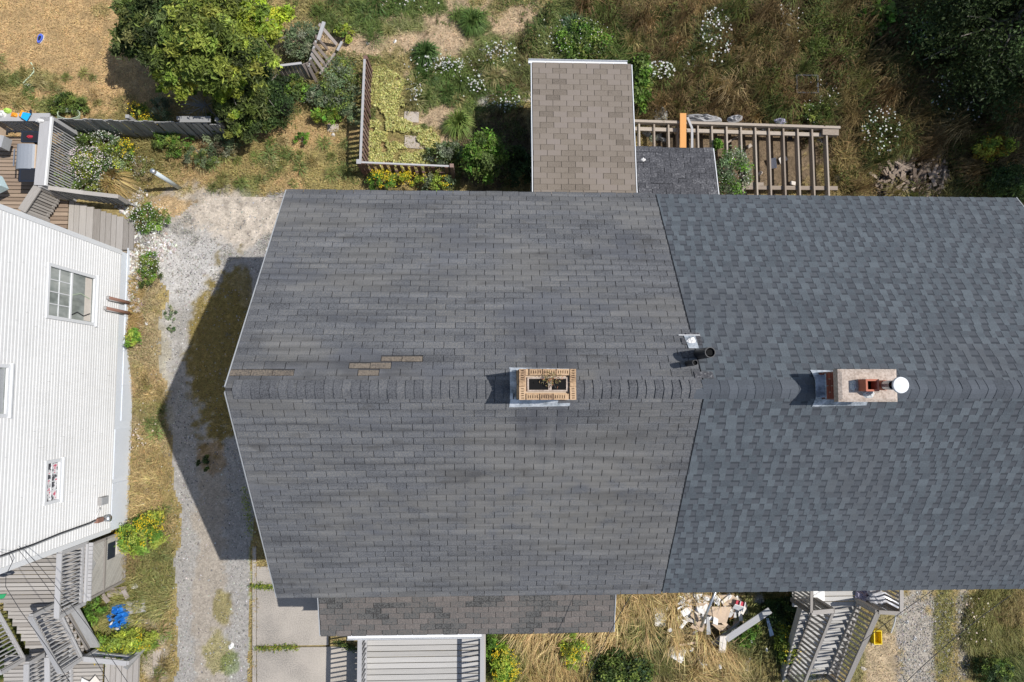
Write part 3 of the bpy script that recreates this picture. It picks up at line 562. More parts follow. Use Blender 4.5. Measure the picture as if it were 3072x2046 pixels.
# ------------------------------------------------------------------ lean-to roofs and porch on the row houses
def pent(name, label, x0, x1, yi, zi, yo, zo, m, tabw, expo, gutter=None, sides=M_WTRIM, wall=M_WALL, inset=.12, th=.007, lift=.004, jit=.002, cat='shed roof', offx=.0):
    h = thing(name, label, cat, ((x0+x1)/2, (yi+yo)/2, 0)); sg = 1 if yo > yi else -1
    t = .14; V = [(x, y, z) for x in (x0, x1) for (y, z) in ((yo, zo), (yi, zi), (yi, zi-t), (yo, zo-t))]
    roof = pym('roof', V, [(0, 1, 5, 4), (2, 3, 7, 6), (3, 0, 4, 7), (1, 2, 6, 5), (0, 3, 2, 1), (4, 5, 6, 7)], M_DECKUND, h)
    L = math.hypot(yo-yi, zi-zo); Vd = Vector((0, (yi-yo)/L, (zi-zo)/L)); Nn = Vector((0, sg*(zi-zo)/L, abs(yi-yo)/L))
    T = shingle_field(roof, m, Vector((x0+.01, yo, zo+.006)), UX, Vd, Nn, x1-x0-.02, L-.01, tabw, expo, th=th, lift=lift, jit=jit); lay(roof, m, T)
    for x in (x0-.012, x1+.012): bar('rake_trim', sides, (x, yo, zo-.06), (x, yi, zi-.06), .02, .14, h)
    if gutter:
        a, b, yy = gutter; gp = [(-.055, 0), (-.06, .075), (-.05, .08), (-.045, .012), (.045, .012), (.05, .095), (.06, .095), (.055, 0)]
        Vg = [(x, yy+sg*u*-1, zo-.1+v) for x in (a, b) for u, v in gp]; n = len(gp)
        pym('gutter', Vg, [(i, (i+1) % n, n+(i+1) % n, n+i) for i in range(n)]+[tuple(range(n)), tuple(range(2*n-1, n-1, -1))], M_WTRIM, h)
    return h
tn = pent('rear_lean_to', 'rear lean-to with a tan shingle roof and white gutter behind the left row house', 1.075, 3.52, 3.66, 2.92, 7.92, 2.42, M_TAN, .333, .143, gutter=(1.0, 3.44, 7.99), lift=.001, jit=.001)
pym('wall', [(x, y, z) for x in (1.2, 3.40) for y in (3.66, 7.7) for z in (0, 2.3)], CF, M_WHITE, tn)
bk = pent('rear_porch_roof', 'small black worn shingle roof beside the tan lean-to', 3.56, 5.49, 3.66, 3.0, 5.83, 2.45, M_BLK, .333, .143, th=.012, lift=.02, jit=.012)
pym('wall', [(x, y, z) for x in (3.62, 5.36) for y in (3.66, 5.6) for z in (0, 2.35)], CF, M_WALL, bk)
crumple('torn_sealant', M_PAPER, (3.75, 5.5, 2.57), .06, .05, .02, bk, 9)
po = pent('front_porch', 'front porch roof of mismatched reddish and grey worn shingles above the wooden deck', -3.62, 2.83, -3.66, 3.52, -5.36, 3.0, M_POR, .333, .135, gutter=(-3.05, -.1, -5.43), th=.010, lift=.012, jit=.006, sides=M_GREY)
for x in (-3.45, -.1, 2.65): box('post', M_RAIL, (x, -5.15, 0), .1, .1, 2.93, po)

# ------------------------------------------------------------------ white house on the left
WX = -9.37; WY0, WY1 = -3.53, 3.54
wh = thing('white_house', 'white vinyl-sided house along the left edge beside the driveway', 'house', (WX-3, 0, 0))
def wwin(px0, py0, px1, py1):                      # opening on the wall: (z0,z1,y0,y1) from photo corners (left = high)
    a = atX(px0, py0, WX); b = atX(px1, py1, WX); return min(a.z, b.z), max(a.z, b.z), min(a.y, b.y), max(a.y, b.y)
w1 = (2.02, 3.68, atX(230, 960, WX).y, atX(230, 822, WX).y)
w2 = (4.82, 6.0, atX(30, 1240, WX).y, atX(30, 1104, WX).y)
w3 = (atX(172, 1450, WX).z, atX(136, 1450, WX).z, atX(157, 1500, WX).y, atX(157, 1388, WX).y)
WINS = [w1, w2, w3]
pym('wall', [(x, y, z) for x in (WX-6, WX-.02) for y in (WY0+.02, WY1-.02) for z in (.85, 6.3)], CF, M_WALL, wh)
fz0 = -.02
pym('foundation', [(x, y, z) for x in (WX-6, WX+.0) for y in (WY0+.01, WY1-.01) for z in (fz0, .86)], CF, M_FOUND, wh)
prof = [(0, .0), (0, .016), (.058, .014), (.078, .004), (.102, .003), (.102, .0)]
V = [(o, y, z) for y in (-.5, .5) for (z, o) in prof]; n = len(prof)
sm = bpy.data.meshes.new('siding_board'); sm.from_pydata(V, [], [(i, n+i, n+(i+1) % n, (i+1) % n) for i in range(n)]+[tuple(range(n)), tuple(range(2*n-1, n-1, -1))]); sm.materials.append(M_WHITE)
z = .86
while z < 6.2:
    segs = [(WY0+.09, WY1-.09)]
    for (a, b, c, d) in WINS:
        if a-.06 < z+.1 and z < b+.05:
            segs = [s for (p, q) in segs for s in (((p, min(q, c-.05)), (max(p, d+.05), q)) if not (q < c or p > d) else ((p, q),)) if s[1]-s[0] > .05]
    out = []
    for p, q in segs:
        jn = random.choice((-2.2, -1.1, .3, 1.4, 2.3))+random.uniform(-.3, .3)
        out += [(p, jn-.002), (jn+.002, q)] if p+.4 < jn < q-.4 else [(p, q)]
    segs = out
    for p, q in segs: place('siding_board', sm, mtx(Vector((WX, (p+q)/2, z)), Vector((1, 0, 0)), Vector((0, q-p, 0)), Vector((0, 0, 1))), wh)
    z += .1
for y in (WY0+.045, WY1-.045): bar('corner_trim', M_WTRIM, (WX+.012, y, .84), (WX+.012, y, 6.3), .09, .03, wh, up=(1, 0, 0))
bar('corner_trim', M_WTRIM, (WX-.10, WY1+.004, .84), (WX-.10, WY1+.004, 6.3), .24, .03, wh, up=(0, 1, 0)); bar('corner_trim', M_WTRIM, (WX-.10, WY0-.004, .84), (WX-.10, WY0-.004, 6.3), .24, .03, wh, up=(0, 1, 0))
def window(w, sash=None, muntin=None, pane=M_GLASSR):
    z0, z1, y0, y1 = w; f = 'window_frame'
    g = pym('window', [(x, y, z) for x in (WX-.025, WX-.012) for y in (y0, y1) for z in (z0, z1)], CF, pane, wh)
    for (a, b, wd) in (((y0-.035, z0-.05), (y0-.035, z1+.07), 0), ((y1+.035, z0-.05), (y1+.035, z1+.07), 0)): bar('frame', M_WTRIM, (WX+.02, a[0], a[1]), (WX+.02, b[0], b[1]), .07, .05, g, up=(1, 0, 0))
    for zz in (z0-.035, z1+.035): bar('frame', M_WTRIM, (WX+.022, y0, zz), (WX+.022, y1, zz), .07, .05, g, up=(1, 0, 0))
    bar('sill', M_WTRIM, (WX+.04, y0-.09, z0-.09), (WX+.04, y1+.09, z0-.09), .04, .09, g, up=(1, 0, 0))
    for zz in (sash or []): bar('sash_rail', M_WTRIM, (WX+.0, y0, zz), (WX+.0, y1, zz), .05, .03, g, up=(1, 0, 0))
    if muntin:
        za, zb, nz, ny = muntin
        for i in range(1, ny): bar('muntin', M_WTRIM, (WX-.006, y0+(y1-y0)*i/ny, za), (WX-.006, y0+(y1-y0)*i/ny, zb), .02, .012, g, up=(1, 0, 0))
        for i in range(1, nz): bar('muntin', M_WTRIM, (WX-.005, y0, za+(zb-za)*i/nz), (WX-.005, y1, za+(zb-za)*i/nz), .02, .012, g, up=(1, 0, 0))
    return g
g1 = window(w1, [2.86], (2.89, 3.68, 2, 4))
slab('curtain', M_PAPER2, [(WX-.008, w1[2]+.02, 2.06), (WX-.008, w1[3]-.02, 2.06), (WX-.008, w1[3]-.02, 2.32), (WX-.008, w1[2]+.02, 2.32)], .003, g1)
tube('cord', [(WX+.0, w1[2]+.1, 2.8), (WX, w1[2]+.18, 2.6), (WX, w1[2]+.12, 2.35), (WX, w1[2]+.2, 2.1)], .012, M_BLACK, g1); tube('cord', [(WX, w1[3]-.5, 2.8), (WX, w1[3]-.42, 2.5), (WX, w1[3]-.5, 2.15)], .01, M_HOSE, g1)
g2 = window(w2, [5.3]); slab('curtain', M_GREY, [(WX-.008, w2[2]+.03, 4.85), (WX-.008, w2[3]-.03, 4.85), (WX-.008, w2[3]-.03, 5.1), (WX-.008, w2[2]+.03, 5.1)], .003, g2)
g3_ = window(w3, [], (w3[0], w3[1], 2, 4), M_CURT)
# foundation covers, pipes, meter
for (y0, y1, z1) in ((-3.3, -2.35, .82), (-2.25, -1.0, .8)): box('foundation_panel', M_FOUND, (WX+.012, (y0+y1)/2, .03), .03, y1-y0, z1, wh)
for k in range(5): bar('ledger_board', M_FOUND, (WX+.008, -.8+k*.9, .3), (WX+.008, .08+k*.9, .3), .02, .5, wh)
for (py, zt, m) in ((900, 1.45, M_PVCB), (932, 1.55, M_PVCB)):
    y = atX(345, py, WX).y; tube('drain_pipe', [(WX+.07, y, zt), (WX+.07, y, .15)], .042, m, wh, 10); tube('drain_elbow', [(WX-.01, y, zt-.02), (WX+.075, y, zt+.005)], .05, M_PVC, wh, 10); tube('pipe_sleeve', [(WX+.07, y-.045, zt), (WX+.07, y-.045, .75)], .02, M_PVC, wh, 8)
p = atX(305, 1503, WX+.06); box('electric_box', M_PVC, (WX+.06, p.y, p.z-.2), .1, .19, .3, wh); box('electric_box_lid', M_GREY, (WX+.114, p.y, p.z-.19), .012, .18, .28, wh)
p = atX(300, 1560, WX+.08); box('meter_base', M_PVCB, (WX+.06, p.y, p.z-.12), .09, .11, .24, wh)
tube('electric_meter', [(WX+.1, p.y, p.z-.2), (WX+.22, p.y, p.z-.2)], .075, M_STEEL, wh, 16); tube('conduit', [(WX+.05, p.y+.02, p.z), (WX+.05, p.y+.05, 1.6), (WX+.05, p.y+.28, 1.4)], .02, M_WHITE, wh, 8)
cb = [atX(300, 1553, WX+.05), atX(270, 1568, WX+.05), atX(180, 1600, WX+.05), atX(100, 1633, WX+.05), atX(50, 1650, WX+.05), atX(0, 1668, WX+.05)]
tube('service_cable', cb, .012, M_WIRE, wh, 6); tube('service_cable', [q+Vector((.0, -.03, 0)) for q in cb], .012, M_GREY, wh, 6)
# roof above the wall, out of the picture
slab('roof', M_DECKUND, [(WX+.35, WY0-.3, 6.25), (WX+.35, WY1+.3, 6.25), (WX-3.2, WY1+.3, 8.4), (WX-3.2, WY0-.3, 8.4)], .12, wh); slab('roof', M_DECKUND, [(WX-6.5, WY0-.3, 6.25), (WX-6.5, WY1+.3, 6.25), (WX-3.2, WY1+.3, 8.4), (WX-3.2, WY0-.3, 8.4)], .12, wh)

# ------------------------------------------------------------------ decks, stairs, rails
def railing(par, a, b, h, n, zb, wr=.14, mr=M_RAIL, mb=M_RAIL, bw=.035, low=.1, posts=True, tt=.036, name='baluster'):
    """handrail between the tops a and b (points at rail height), n balusters falling straight down h"""
    a = Vector(a); b = Vector(b); bar('handrail', mr, a, b, wr, tt, par)
    for i in range(n):
        t = (i+.5)/n; p = a.lerp(b, t)+Vector((random.uniform(-.004, .004), random.uniform(-.004, .004), -tt/2)); d = (b-a).normalized()
        bar(name, mb, p, p-Vector((random.uniform(-.01, .01), random.uniform(-.01, .01), h-.04)), bw, bw, par, up=(1, 0, 0))
    if posts:
        for p in (a, b): box('post', mb, (p.x, p.y, p.z-h-.05), .09, .09, h+.03, par)
    bar('lower_rail', mb, a-Vector((0, 0, h-low)), b-Vector((0, 0, h-low)), .04, .08, par)
def boards(par, m, x0, x1, y0, y1, z, pitch, along='x', gap=.017, t=.035, name='deck_board'):
    v = y0 if along == 'x' else x0; e = y1 if along == 'x' else x1
    while v < e-.01:
        w = min(pitch, e-v)-gap; c = v+w/2; j = random.uniform(-.012, .012); dz = random.uniform(-.002, .002)
        if along == 'x': bar(name, m, (x0+j, c, z-t/2+dz), (x1+j*.6, c, z-t/2+dz), w, t, par)
        else: bar(name, m, (c, y0+j, z-t/2+dz), (c, y1+j*.6, z-t/2+dz), w, t, par)
        v += pitch
# front deck of the left row house
dk = thing('wooden_deck', 'pale grey wooden deck with slatted railings below the front porch roof', 'deck', (-1.5, -7, 0))
boards(dk, M_WOODP, -2.98, -.06, -9.4, -3.7, 1.0, .14)
for x in (-2.95, -.09): railing(dk, (x, -5.3, 1.95), (x, -9.2, 1.95), .95, 32, 1, .10, bw=.036)
bar('deck_beam', M_WOOD, (-3.0, -3.8, .86), (-3.0, -9.3, .86), .04, .2, dk); bar('deck_beam', M_WOOD, (-.03, -3.8, .86), (-.03, -9.3, .86), .04, .2, dk)
for x in (-2.9, -.2):
    for y in (-5.5, -7.3, -9): box('post', M_WOOD, (x, y, 0), .1, .1, .8, dk)
# lower left porch and stairs of the white house
lp = thing('side_porch', 'grey wooden porch with long stairs at the lower left of the white house', 'porch', (-10.5, -5, 0))
YD0, YD1 = -4.98, WY0+.15
boards(lp, M_WOOD, -13.4, -9.44, YD0, YD1+.0, 1.7, .0925)
railing(lp, (-9.47, WY0-.1, 2.68), (-9.47, -5.02, 2.68), .98, 16, 1.7, .115, bw=.03)
bar('edge_rail', M_RAIL, (-9.41, WY0-.1, 1.72), (-9.41, -4.98, 1.72), .05, .06, lp)
for i in range(15): bar('edge_board', M_RAIL, (-9.39, -3.66-i*.09, 1.68), (-9.30, -3.66-i*.09, 1.68), .082, .03, lp)
SX0, SX1 = -11.4, -10.08
for k in range(7):
    zt = 1.7-.17*(k+1); y = YD0-.0-.235*k
    for j in range(3): bar('tread', M_WOOD, (SX0, y-.04-j*.08, zt-.02), (SX1, y-.04-j*.08, zt-.02), .068, .035, lp)
    bar('riser', M_BRN, (SX0+.02, y+.002, zt+.07), (SX1-.02, y+.002, zt+.07), .02, .13, lp)
for x in (SX0+.03, SX1+.05): bar('stringer', M_WOOD, (x, YD0+.05, 1.50), (x, YD0-1.6, .30), .045, .2, lp)
for x in (SX0-.04, SX1+.03):
    railing(lp, (x, YD0-.02, 2.66), (x, YD0-1.68, 1.5), .95, 15, 0, .115, bw=.03)
    bar('lower_board', M_RAIL, (x, YD0-.02, 1.80), (x, YD0-1.68, .64), .10, .03, lp)
bar('grey_plank', M_FEN, at(218, 1818, 1.5), at(286, 1940, .5), .22, .05, lp)
YS = YD0-1.62
boards(lp, M_WOOD, -12.0, -9.6, -7.9, YS, .5, .095)
boards(lp, M_WOOD, -9.58, -8.72, -7.9, YS-.02, .42, .14, 'y')
railing(lp, at(252, 1977, 1.0), at(380, 1990, 1.0), .5, 0, 0, .12); bar('ramp_rail', M_FEN, at(377, 2004, .9), at(432, 1942, .3), .12, .05, lp)
railing(lp, at(80, 1992, 1.55), at(78, 2120, 1.55), 1.0, 10, 0, .12); railing(lp, at(142, 1972, 1.5), at(143, 2120, 1.5), 1.0, 12, 0, .12)
# lattice skirt under the porch
lt = thing('lattice_skirt', 'pale diagonal lattice skirt panel under the edge of the side porch', 'lattice', (-9.42, -4.3, 0))
la, lb, lz = WY0-.12, YD0+.02, 1.62
for k in range(-14, 34):
    y = la-k*.055
    for s in (1, -1):
        a = Vector((-9.40+.008*s, y, .02)); b = Vector((-9.40+.008*s, y-s*1.0, 1.02)); pts = []
        t0, t1 = 0.0, 1.6
        ys = lambda t: y-s*t
        lo, hi = 0.0, 1.58
        if s > 0: lo = max(0, y-la); hi = min(hi, y-lb)
        else: lo = max(0, lb-y); hi = min(hi, la-y)
        if hi-lo > .05: bar('lattice_strip', M_LATT, (-9.40+.008*s, ys(lo), .02+lo), (-9.40+.008*s, ys(hi), .02+hi), .022, .006, lt, up=(1, 0, 0))
slab('backing', M_FEN, [(-9.43, la, 0), (-9.43, lb, 0), (-9.43, lb, lz), (-9.43, la, lz)], .012, lt)
for (y0, z0, y1, z1, w) in ((la, .05, lb, .05, .07), (la, 1.0, lb, 1.0, .07), (la-.02, 0, la-.02, lz, .06), (lb+.02, 0, lb+.02, lz, .06)): bar('frame', M_WOOD, (-9.37, y0, z0), (-9.37, y1, z1), w, .025, lt, up=(1, 0, 0))
box('dark_opening', M_NAVY, (-9.385, -4.02, .55), .02, .4, .32, lt); box('torn_board', M_PAPER2, (-9.37, -4.02, .3), .02, .3, .22, lt)
# upper left back deck of the white house
bd = thing('back_deck', 'brown back deck with grey slatted railing at the upper left', 'deck', (-12.4, 5.4, 0))
boards(bd, M_BRN, -15.5, -11.35, 3.75, at(0, 352, 1.7).y-.1, .75, .1)
A = at(137, 352, 1.7); B = at(118, 556, 1.7); railing(bd, A, B, 1.6, 25, 0, .24, bw=.03)
bar('rail_face', M_WHITE, A+Vector((.14, 0, -.02)), B+Vector((.14, 0, -.02)), .05, .07, bd)
railing(bd, at(-70, 352, 1.7), at(150, 352, 1.7), 1.0, 22, 0, .2, bw=.034)
railing(bd, at(114, 560, 1.65), at(66, 632, 1.65), .95, 9, 0, .2, M_WOOD, M_WOOD, bw=.06)
# boardwalk and its handrail
bw = thing('boardwalk', 'weathered boardwalk of wide planks between the white house and the flower bed', 'walkway', (-10.2, 4.2, 0))
xa, xb = at(205, 680, .5).x, at(408, 680, .3).x
v = xa; i = 0
while v < xb:
    w = random.choice((.14, .14, .18)); y1 = at(200, 607, .4).y-(v-xa)*.32; bar('plank', M_WOOD, (v+w/2, WY1+.1, .5+random.uniform(-.005, .005)), (v+w/2, y1, .5), w-.014, .045, bw); v += w
boards(bw, M_BRN, at(140, 660, .5).x, xa-.01, WY1+.1, at(180, 600, .5).y, .54, .11)
hr = [at(122, 560, 1.45), at(250, 578, 1.3), at(355, 590, 1.15), at(384, 608, .8)]
for a, b, k in ((hr[0], hr[1], 9), (hr[1], hr[2], 7), (hr[2], hr[3], 0)): railing(bw, a, b, .85, k, 0, .1, M_WOOD, M_FEN, bw=.06, posts=False)
# right front stairs
st = thing('front_stairs', 'grey wooden landing and stairs with slatted railings at the lower right', 'stairs', (8.7, -5.5, 0))
ZL = 1.65; XR1 = at(2572, 1816, 1.5).x; YL = at(2572, 1812, 1.5).y
boards(st, M_WOODP, 7.5, XR1, YL, -3.7, ZL, .125); boards(st, M_ORA, XR1+.005, XR1+.52, YL, -3.7, ZL-.01, .125)
for k in range(12):
    zt = ZL-.134*(k+1); y = YL-.01-.215*k
    for j in range(2): bar('tread', M_WOODP, (7.82, y-.05-j*.107, zt-.02), (XR1, y-.05-j*.107, zt-.02), .095, .035, st)
    bar('riser', M_WOOD, (7.85, y+.004, zt+.05), (XR1-.03, y+.004, zt+.05), .02, .1, st)
for x in (7.80, XR1+.03): bar('stringer', M_WOOD, (x, YL+.05, 1.5), (x, YL-2.55, .02), .045, .22, st)
R1a, R1b = at(2500, 1834, 2.6), at(2405, 2070, 1.05); R2a, R2b = at(2634, 1836, 2.6), at(2530, 2070, 1.05)
railing(st, R1a, R1b, .92, 19, 0, .07, M_WOOD, M_WOOD, bw=.04); railing(st, R2a, R2b, .92, 19, 0, .13, M_WOOD, M_WOOD, bw=.04)
railing(st, at(2434, 1770, 2.6), at(2434, 1838, 2.6), .95, 6, 0, .06, M_WOOD, M_WOOD); railing(st, at(2434, 1838, 2.6), at(2500, 1832, 2.6), .95, 5, 0, .1, M_WOOD, M_WOOD)
railing(st, at(2636, 1836, 2.6), at(2702, 1840, 2.6), .95, 5, 0, .09, M_WOOD, M_WOOD); railing(st, at(2704, 1765, 2.6), at(2704, 1840, 2.6), .95, 6, 0, .09, M_WOOD, M_WOOD)
# bare deck frame behind the right house
df = thing('deck_frame', 'bare weathered deck frame of open joists behind the right row house', 'deck frame', (6.8, 6.3, 0))
fa, fb = at(1895, 366, .42), at(2516, 386, .42)
bar('rim_beam', M_JOI, fa, fb, .07, .2, df); bar('rim_beam', M_JOI, fa-Vector((0, .16, .09)), fb-Vector((.3, .16, .09)), .1, .08, df); box('end_block', M_JOI, fb-Vector((.25, .1, .12)), .45, .2, .17, df, -.03)
for x in (1917, 1962, 2005, 2033, 2093, 2135, 2179, 2222, 2265, 2306, 2349, 2392, 2435, 2478):
    a = at(x, 372+(x-1917)*.02, .40); a.z = .33; bar('joist', M_JOI, a, (a.x+.02, 4.4, .33), .042, .2, df)
for (x0, x1, py) in ((2226, 2512, 563), (2230, 2290, 552)): bar('ledger', M_JOI, at(x0, py, .3), at(x1, py+2, .3), .11, .05, df)
tag(bar('orange_plank', M_ORA, at(2049, 340, .62), at(2049, 460, .5), .17, .04), 'bright orange new plank lying across the deck frame joists', 'plank')
tp = thing('white_trim_strip', 'bent white trim strip lying on the joists beside the orange plank', 'trim strip', at(2070, 400, .55))
for a, b in (((2062, 352), (2076, 385)), ((2076, 385), (2076, 450))): bar('strip', M_RAIL, at(*a, .56), at(*b, .55), .06, .03, tp)
# ------------------------------------------------------------------ fences
fn = thing('board_fence', 'grey board fence with leaning vertical boards running along the dry lawn', 'fence', at(400, 385))
ft = [at(158, 355, 1.15), at(385, 361, 1.15), at(538, 366, 1.15), at(655, 372, 1.1)]
for a, b in zip(ft, ft[1:]):
    n = max(3, int((b-a).length/.125)); bar('fence_rail', M_FEN, a-Vector((0, -.03, .18)), b-Vector((0, -.03, .18)), .04, .08, fn); bar('fence_rail', M_FEN, a-Vector((0, -.03, .85)), b-Vector((0, -.03, .85)), .04, .08, fn)
    for i in range(n):
        p = a.lerp(b, (i+.5)/n); j = random.uniform(-.02, .02); bar('fence_board', M_FEN, p+Vector((j, 0, random.uniform(-.05, .03))), p+Vector((j+random.uniform(-.03, .03), -.02, -1.12)), .108, .02, fn, up=(0, 1, 0))
for p in (ft[1], ft[2], ft[3]): box('post', M_FEN, (p.x, p.y+.08, 0), .09, .09, 1.22, fn)
bar('cap_board', M_FEN, at(540, 358, 1.2), at(632, 358, 1.2), .16, .03, fn)
pf = thing('collapsed_picket_fence', 'collapsed brown picket fence panel leaning in the bushes behind the yard', 'fence', at(960, 160))
PK = [((957, 72), (1010, 133)), ((947, 108), (982, 147)), ((941, 128), (985, 180)), ((938, 148), (986, 208)), ((934, 162), (972, 215)), ((930, 180), (952, 218)), ((920, 188), (950, 245)), ((910, 192), (940, 240))]
for (a, b) in PK: bar('picket', M_OLDP, at(*a, .75), at(*b, .08), .085, .022, pf)
bar('fence_rail', M_RAIL, at(972, 66, .72), at(955, 120, .70), .09, .04, pf); bar('fence_rail', M_RAIL, at(948, 122, .66), at(925, 200, .64), .05, .04, pf); bar('fence_rail', M_OLDP, at(1005, 160, .2), at(960, 222, .2), .06, .04, pf)
for k in range(7): p = at(832+k*11, 198-k*1.5, .8); bar('picket', M_OLDP, p, p-Vector((-.06, .12, .72)), .08, .02, pf, up=(0, 1, 0))
bar('fence_rail', M_RAIL, at(828, 199, .82), at(905, 190, .82), .06, .05, pf)
bar('fence_rail', M_RAIL, at(1026, 125, .2), at(1012, 152, .2), .06, .04, pf)
gf = thing('garden_picket_fence', 'red-brown picket fence with pale top rail, bent round the yellow ground cover', 'fence', at(1085, 480))
RA, RB, RC = at(1094, 178, .95), at(1081, 487, .95), at(1352, 499, .95)
bar('top_rail', M_RAIL, RA, RB, .06, .04, gf); bar('top_rail', M_RAIL, RB, RC, .045, .04, gf); bar('lower_rail', M_PIC, RA-Vector((0, 0, .6)), RB-Vector((0, 0, .6)), .04, .07, gf); bar('lower_rail', M_PIC, RB-Vector((0, 0, .6)), RC-Vector((0, 0, .6)), .04, .07, gf)
for i in range(20): p = RA.lerp(RB, (i+.5)/20); bar('picket', M_PIC, p+Vector((.035, 0, -.02)), p+Vector((.035+random.uniform(-.01, .02), random.uniform(-.02, .02), -.93)), .08, .02, gf, up=(1, 0, 0))
for i in range(13):
    if i == 11: continue
    p = RB.lerp(RC, (i+.4)/13); bar('picket', M_PIC, p+Vector((0, -.03, random.uniform(-.03, .03))), p+Vector((random.uniform(-.02, .04), -.04, -.93)), .095, .02, gf, up=(0, 1, 0))
for p in (RA+Vector((.02, .05, 0)), RB+Vector((-.03, -.01, .03)), RC+Vector((.03, 0, .05))): box('post', M_PIC, (p.x, p.y, 0), .1, .1, p.z+.02, gf)
box('post_cap', M_RAIL, RB+Vector((-.03, 0, .05)), .12, .12, .02, gf)
ps = thing('metal_post', 'pale grey-blue round post standing in dry grass beside the boardwalk', 'post', at(540, 565))
tube('shaft', [at(540, 565), at(540, 565)+Vector((-.02, .0, 1.5))], .055, M_POST, ps, 14); tube('collar', [at(540, 565)+Vector((-.02, 0, 1.40)), at(540, 565)+Vector((-.02, 0, 1.503))], .06, M_STEEL, ps, 14)

# ------------------------------------------------------------------ paving
def conc(name, px, z0=.0, z1=.05):
    P = [at(*q, z1) for q in px]; o = slab(name, M_CONC, P, z1-z0+.02); return o
tag(conc('concrete_walkway', [(770, 1700), (985, 1700), (985, 1935), (770, 1938)]), kind='structure'); tag(conc('concrete_walkway', [(770, 1943), (1090, 1940), (1090, 2110), (772, 2110)]), kind='structure')
tag(conc('kerb', [(757, 1640), (768, 1640), (768, 2110), (757, 2110)], 0, .07), kind='structure')
tag(box('concrete_landing', M_CONC, (-5.1, 2.55, 0), 2.2, 1.0, .35), 'grey concrete landing at the side wall under the left roof edge', 'step')
for i, (px, py, a, b, w) in enumerate(((1255, 428, .75, .35, 'grey paving stone with a chipped corner inside the picket fence'), (1235, 352, .4, .3, 'square tan paving stone half covered in dry grass'), (1495, 300, .7, .3, 'pale flat stone among white flowers left of the tan roof'), (1585, 292, .4, .3, 'pale stone slab touching the left side of the tan roof'), (1000, 385, .3, .22, 'grey flat stone in dry grass left of the picket fence'), (473, 1975, .22, .8, 'long pale concrete block edging the lower left gravel'))):
    p = g3(px, py); tag(box('paving_stone', M_STONE, p-Vector((0, 0, .02)), a, b, .055, None, random.uniform(-.06, .06)), w, 'paving stone', 'flat stones set in the ground')

# ------------------------------------------------------------------ foliage builders
def unit(v): return v/np.maximum(np.linalg.norm(v, axis=1, keepdims=True), 1e-6)
def leaves(P, size, nrm, asp, cols, tipbend=.3, dirs=None):
    n = len(P); d = unit(rng.normal(size=(n, 3)) if dirs is None else dirs); d = unit(d-nrm*(d*nrm).sum(1, keepdims=True)*.8); s = np.cross(nrm, d); s = unit(s)
    size = np.asarray(size).reshape(-1, 1); w = size*asp
    V = np.stack([P-d*size*.5, P+s*w*.5-d*size*.05, P+d*size*.5-nrm*size*tipbend, P-s*w*.5-d*size*.05], 1)
    return V.reshape(-1, 3), np.repeat(cols, 4, 0)
def pick(cols, n, jit=.18):
    c = np.array(cols)[rng.integers(0, len(cols), n)]; return np.clip(c*(1+rng.normal(0, jit, (n, 1)))*(1+rng.normal(0, .05, (n, 3))), .003, 1)
def crown(c, r, n, clumps, size, asp, cols, spread=.28, up=.7, low=-.15, shell=.75):
    c = np.array(c); r = np.array(r); k = clumps
    d = rng.normal(size=(k, 3)); d = unit(d); d[:, 2] = np.where(d[:, 2] < low, -d[:, 2], d[:, 2]); rad = shell+(1-shell)*rng.random((k, 1))**.7; rad[: k//4] *= .6
    cc = c+d*r*rad; ccol = pick(cols, k, .27); i = rng.integers(0, k, n); off = rng.normal(size=(n, 3)); off = off*(rng.random((n, 1))**.4)/np.maximum(np.linalg.norm(off, axis=1, keepdims=True), .01); off[rng.random(n) < .14] *= 1.9
    P = cc[i]+off*spread*r.mean()*np.array([1, 1, .7]); nr = unit(rng.normal(size=(n, 3))*.8+d[i]*.4+np.array([0, 0, up])); nr[:, 2] = abs(nr[:, 2])
    col = ccol[i]*(1+rng.normal(0, .16, (n, 1))); P[:, 2] = np.maximum(P[:, 2], .03)
    return leaves(P, size*(.45+1.0*rng.random(n)), nr, asp*(.8+.4*rng.random((n, 1))), np.clip(col, .003, 1))
def discs(P, r, nrm, cols, k=6):
    n = len(P); a = unit(np.cross(nrm, np.tile([[.3, 1, .2]], (n, 1)))); b = np.cross(nrm, a); r = np.asarray(r).reshape(-1, 1)
    V = np.stack([P+(a*math.cos(2*PI*j/k)+b*math.sin(2*PI*j/k))*r*(1 if j % 2 else .8) for j in range(k)], 1); return V.reshape(-1, 3), np.repeat(cols, k, 0)
LG = [(0.122, 0.172, 0.043), (0.174, 0.239, 0.058), (0.227, 0.283, 0.065), (0.086, 0.127, 0.036)]
LDK = [(0.037, 0.069, 0.022), (0.062, 0.1, 0.031), (0.081, 0.125, 0.037), (0.05, 0.081, 0.035)]
LYG = [(0.35, 0.413, 0.05), (0.275, 0.35, 0.056), (0.438, 0.475, 0.075), (0.188, 0.263, 0.05)]
LGG = [(0.163, 0.219, 0.112), (0.225, 0.275, 0.15), (0.112, 0.169, 0.081), (0.275, 0.312, 0.2)]
LBR = [(0.15, 0.288, 0.044), (0.213, 0.375, 0.056), (0.112, 0.225, 0.037)]
LPY = [(.60, .57, .22), (.66, .63, .28), (.5, .49, .17), (.42, .43, .15)]
LFERN = [(0.325, 0.425, 0.062), (0.225, 0.338, 0.056), (0.413, 0.463, 0.088)]
YFL = [(.60, .42, .015), (.66, .48, .02), (.45, .36, .02)]; WFL = [(.55, .55, .50), (.44, .45, .40), (.62, .62, .57)]; PFL = [(.62, .50, .55), (.7, .62, .62), (.6, .6, .55)]
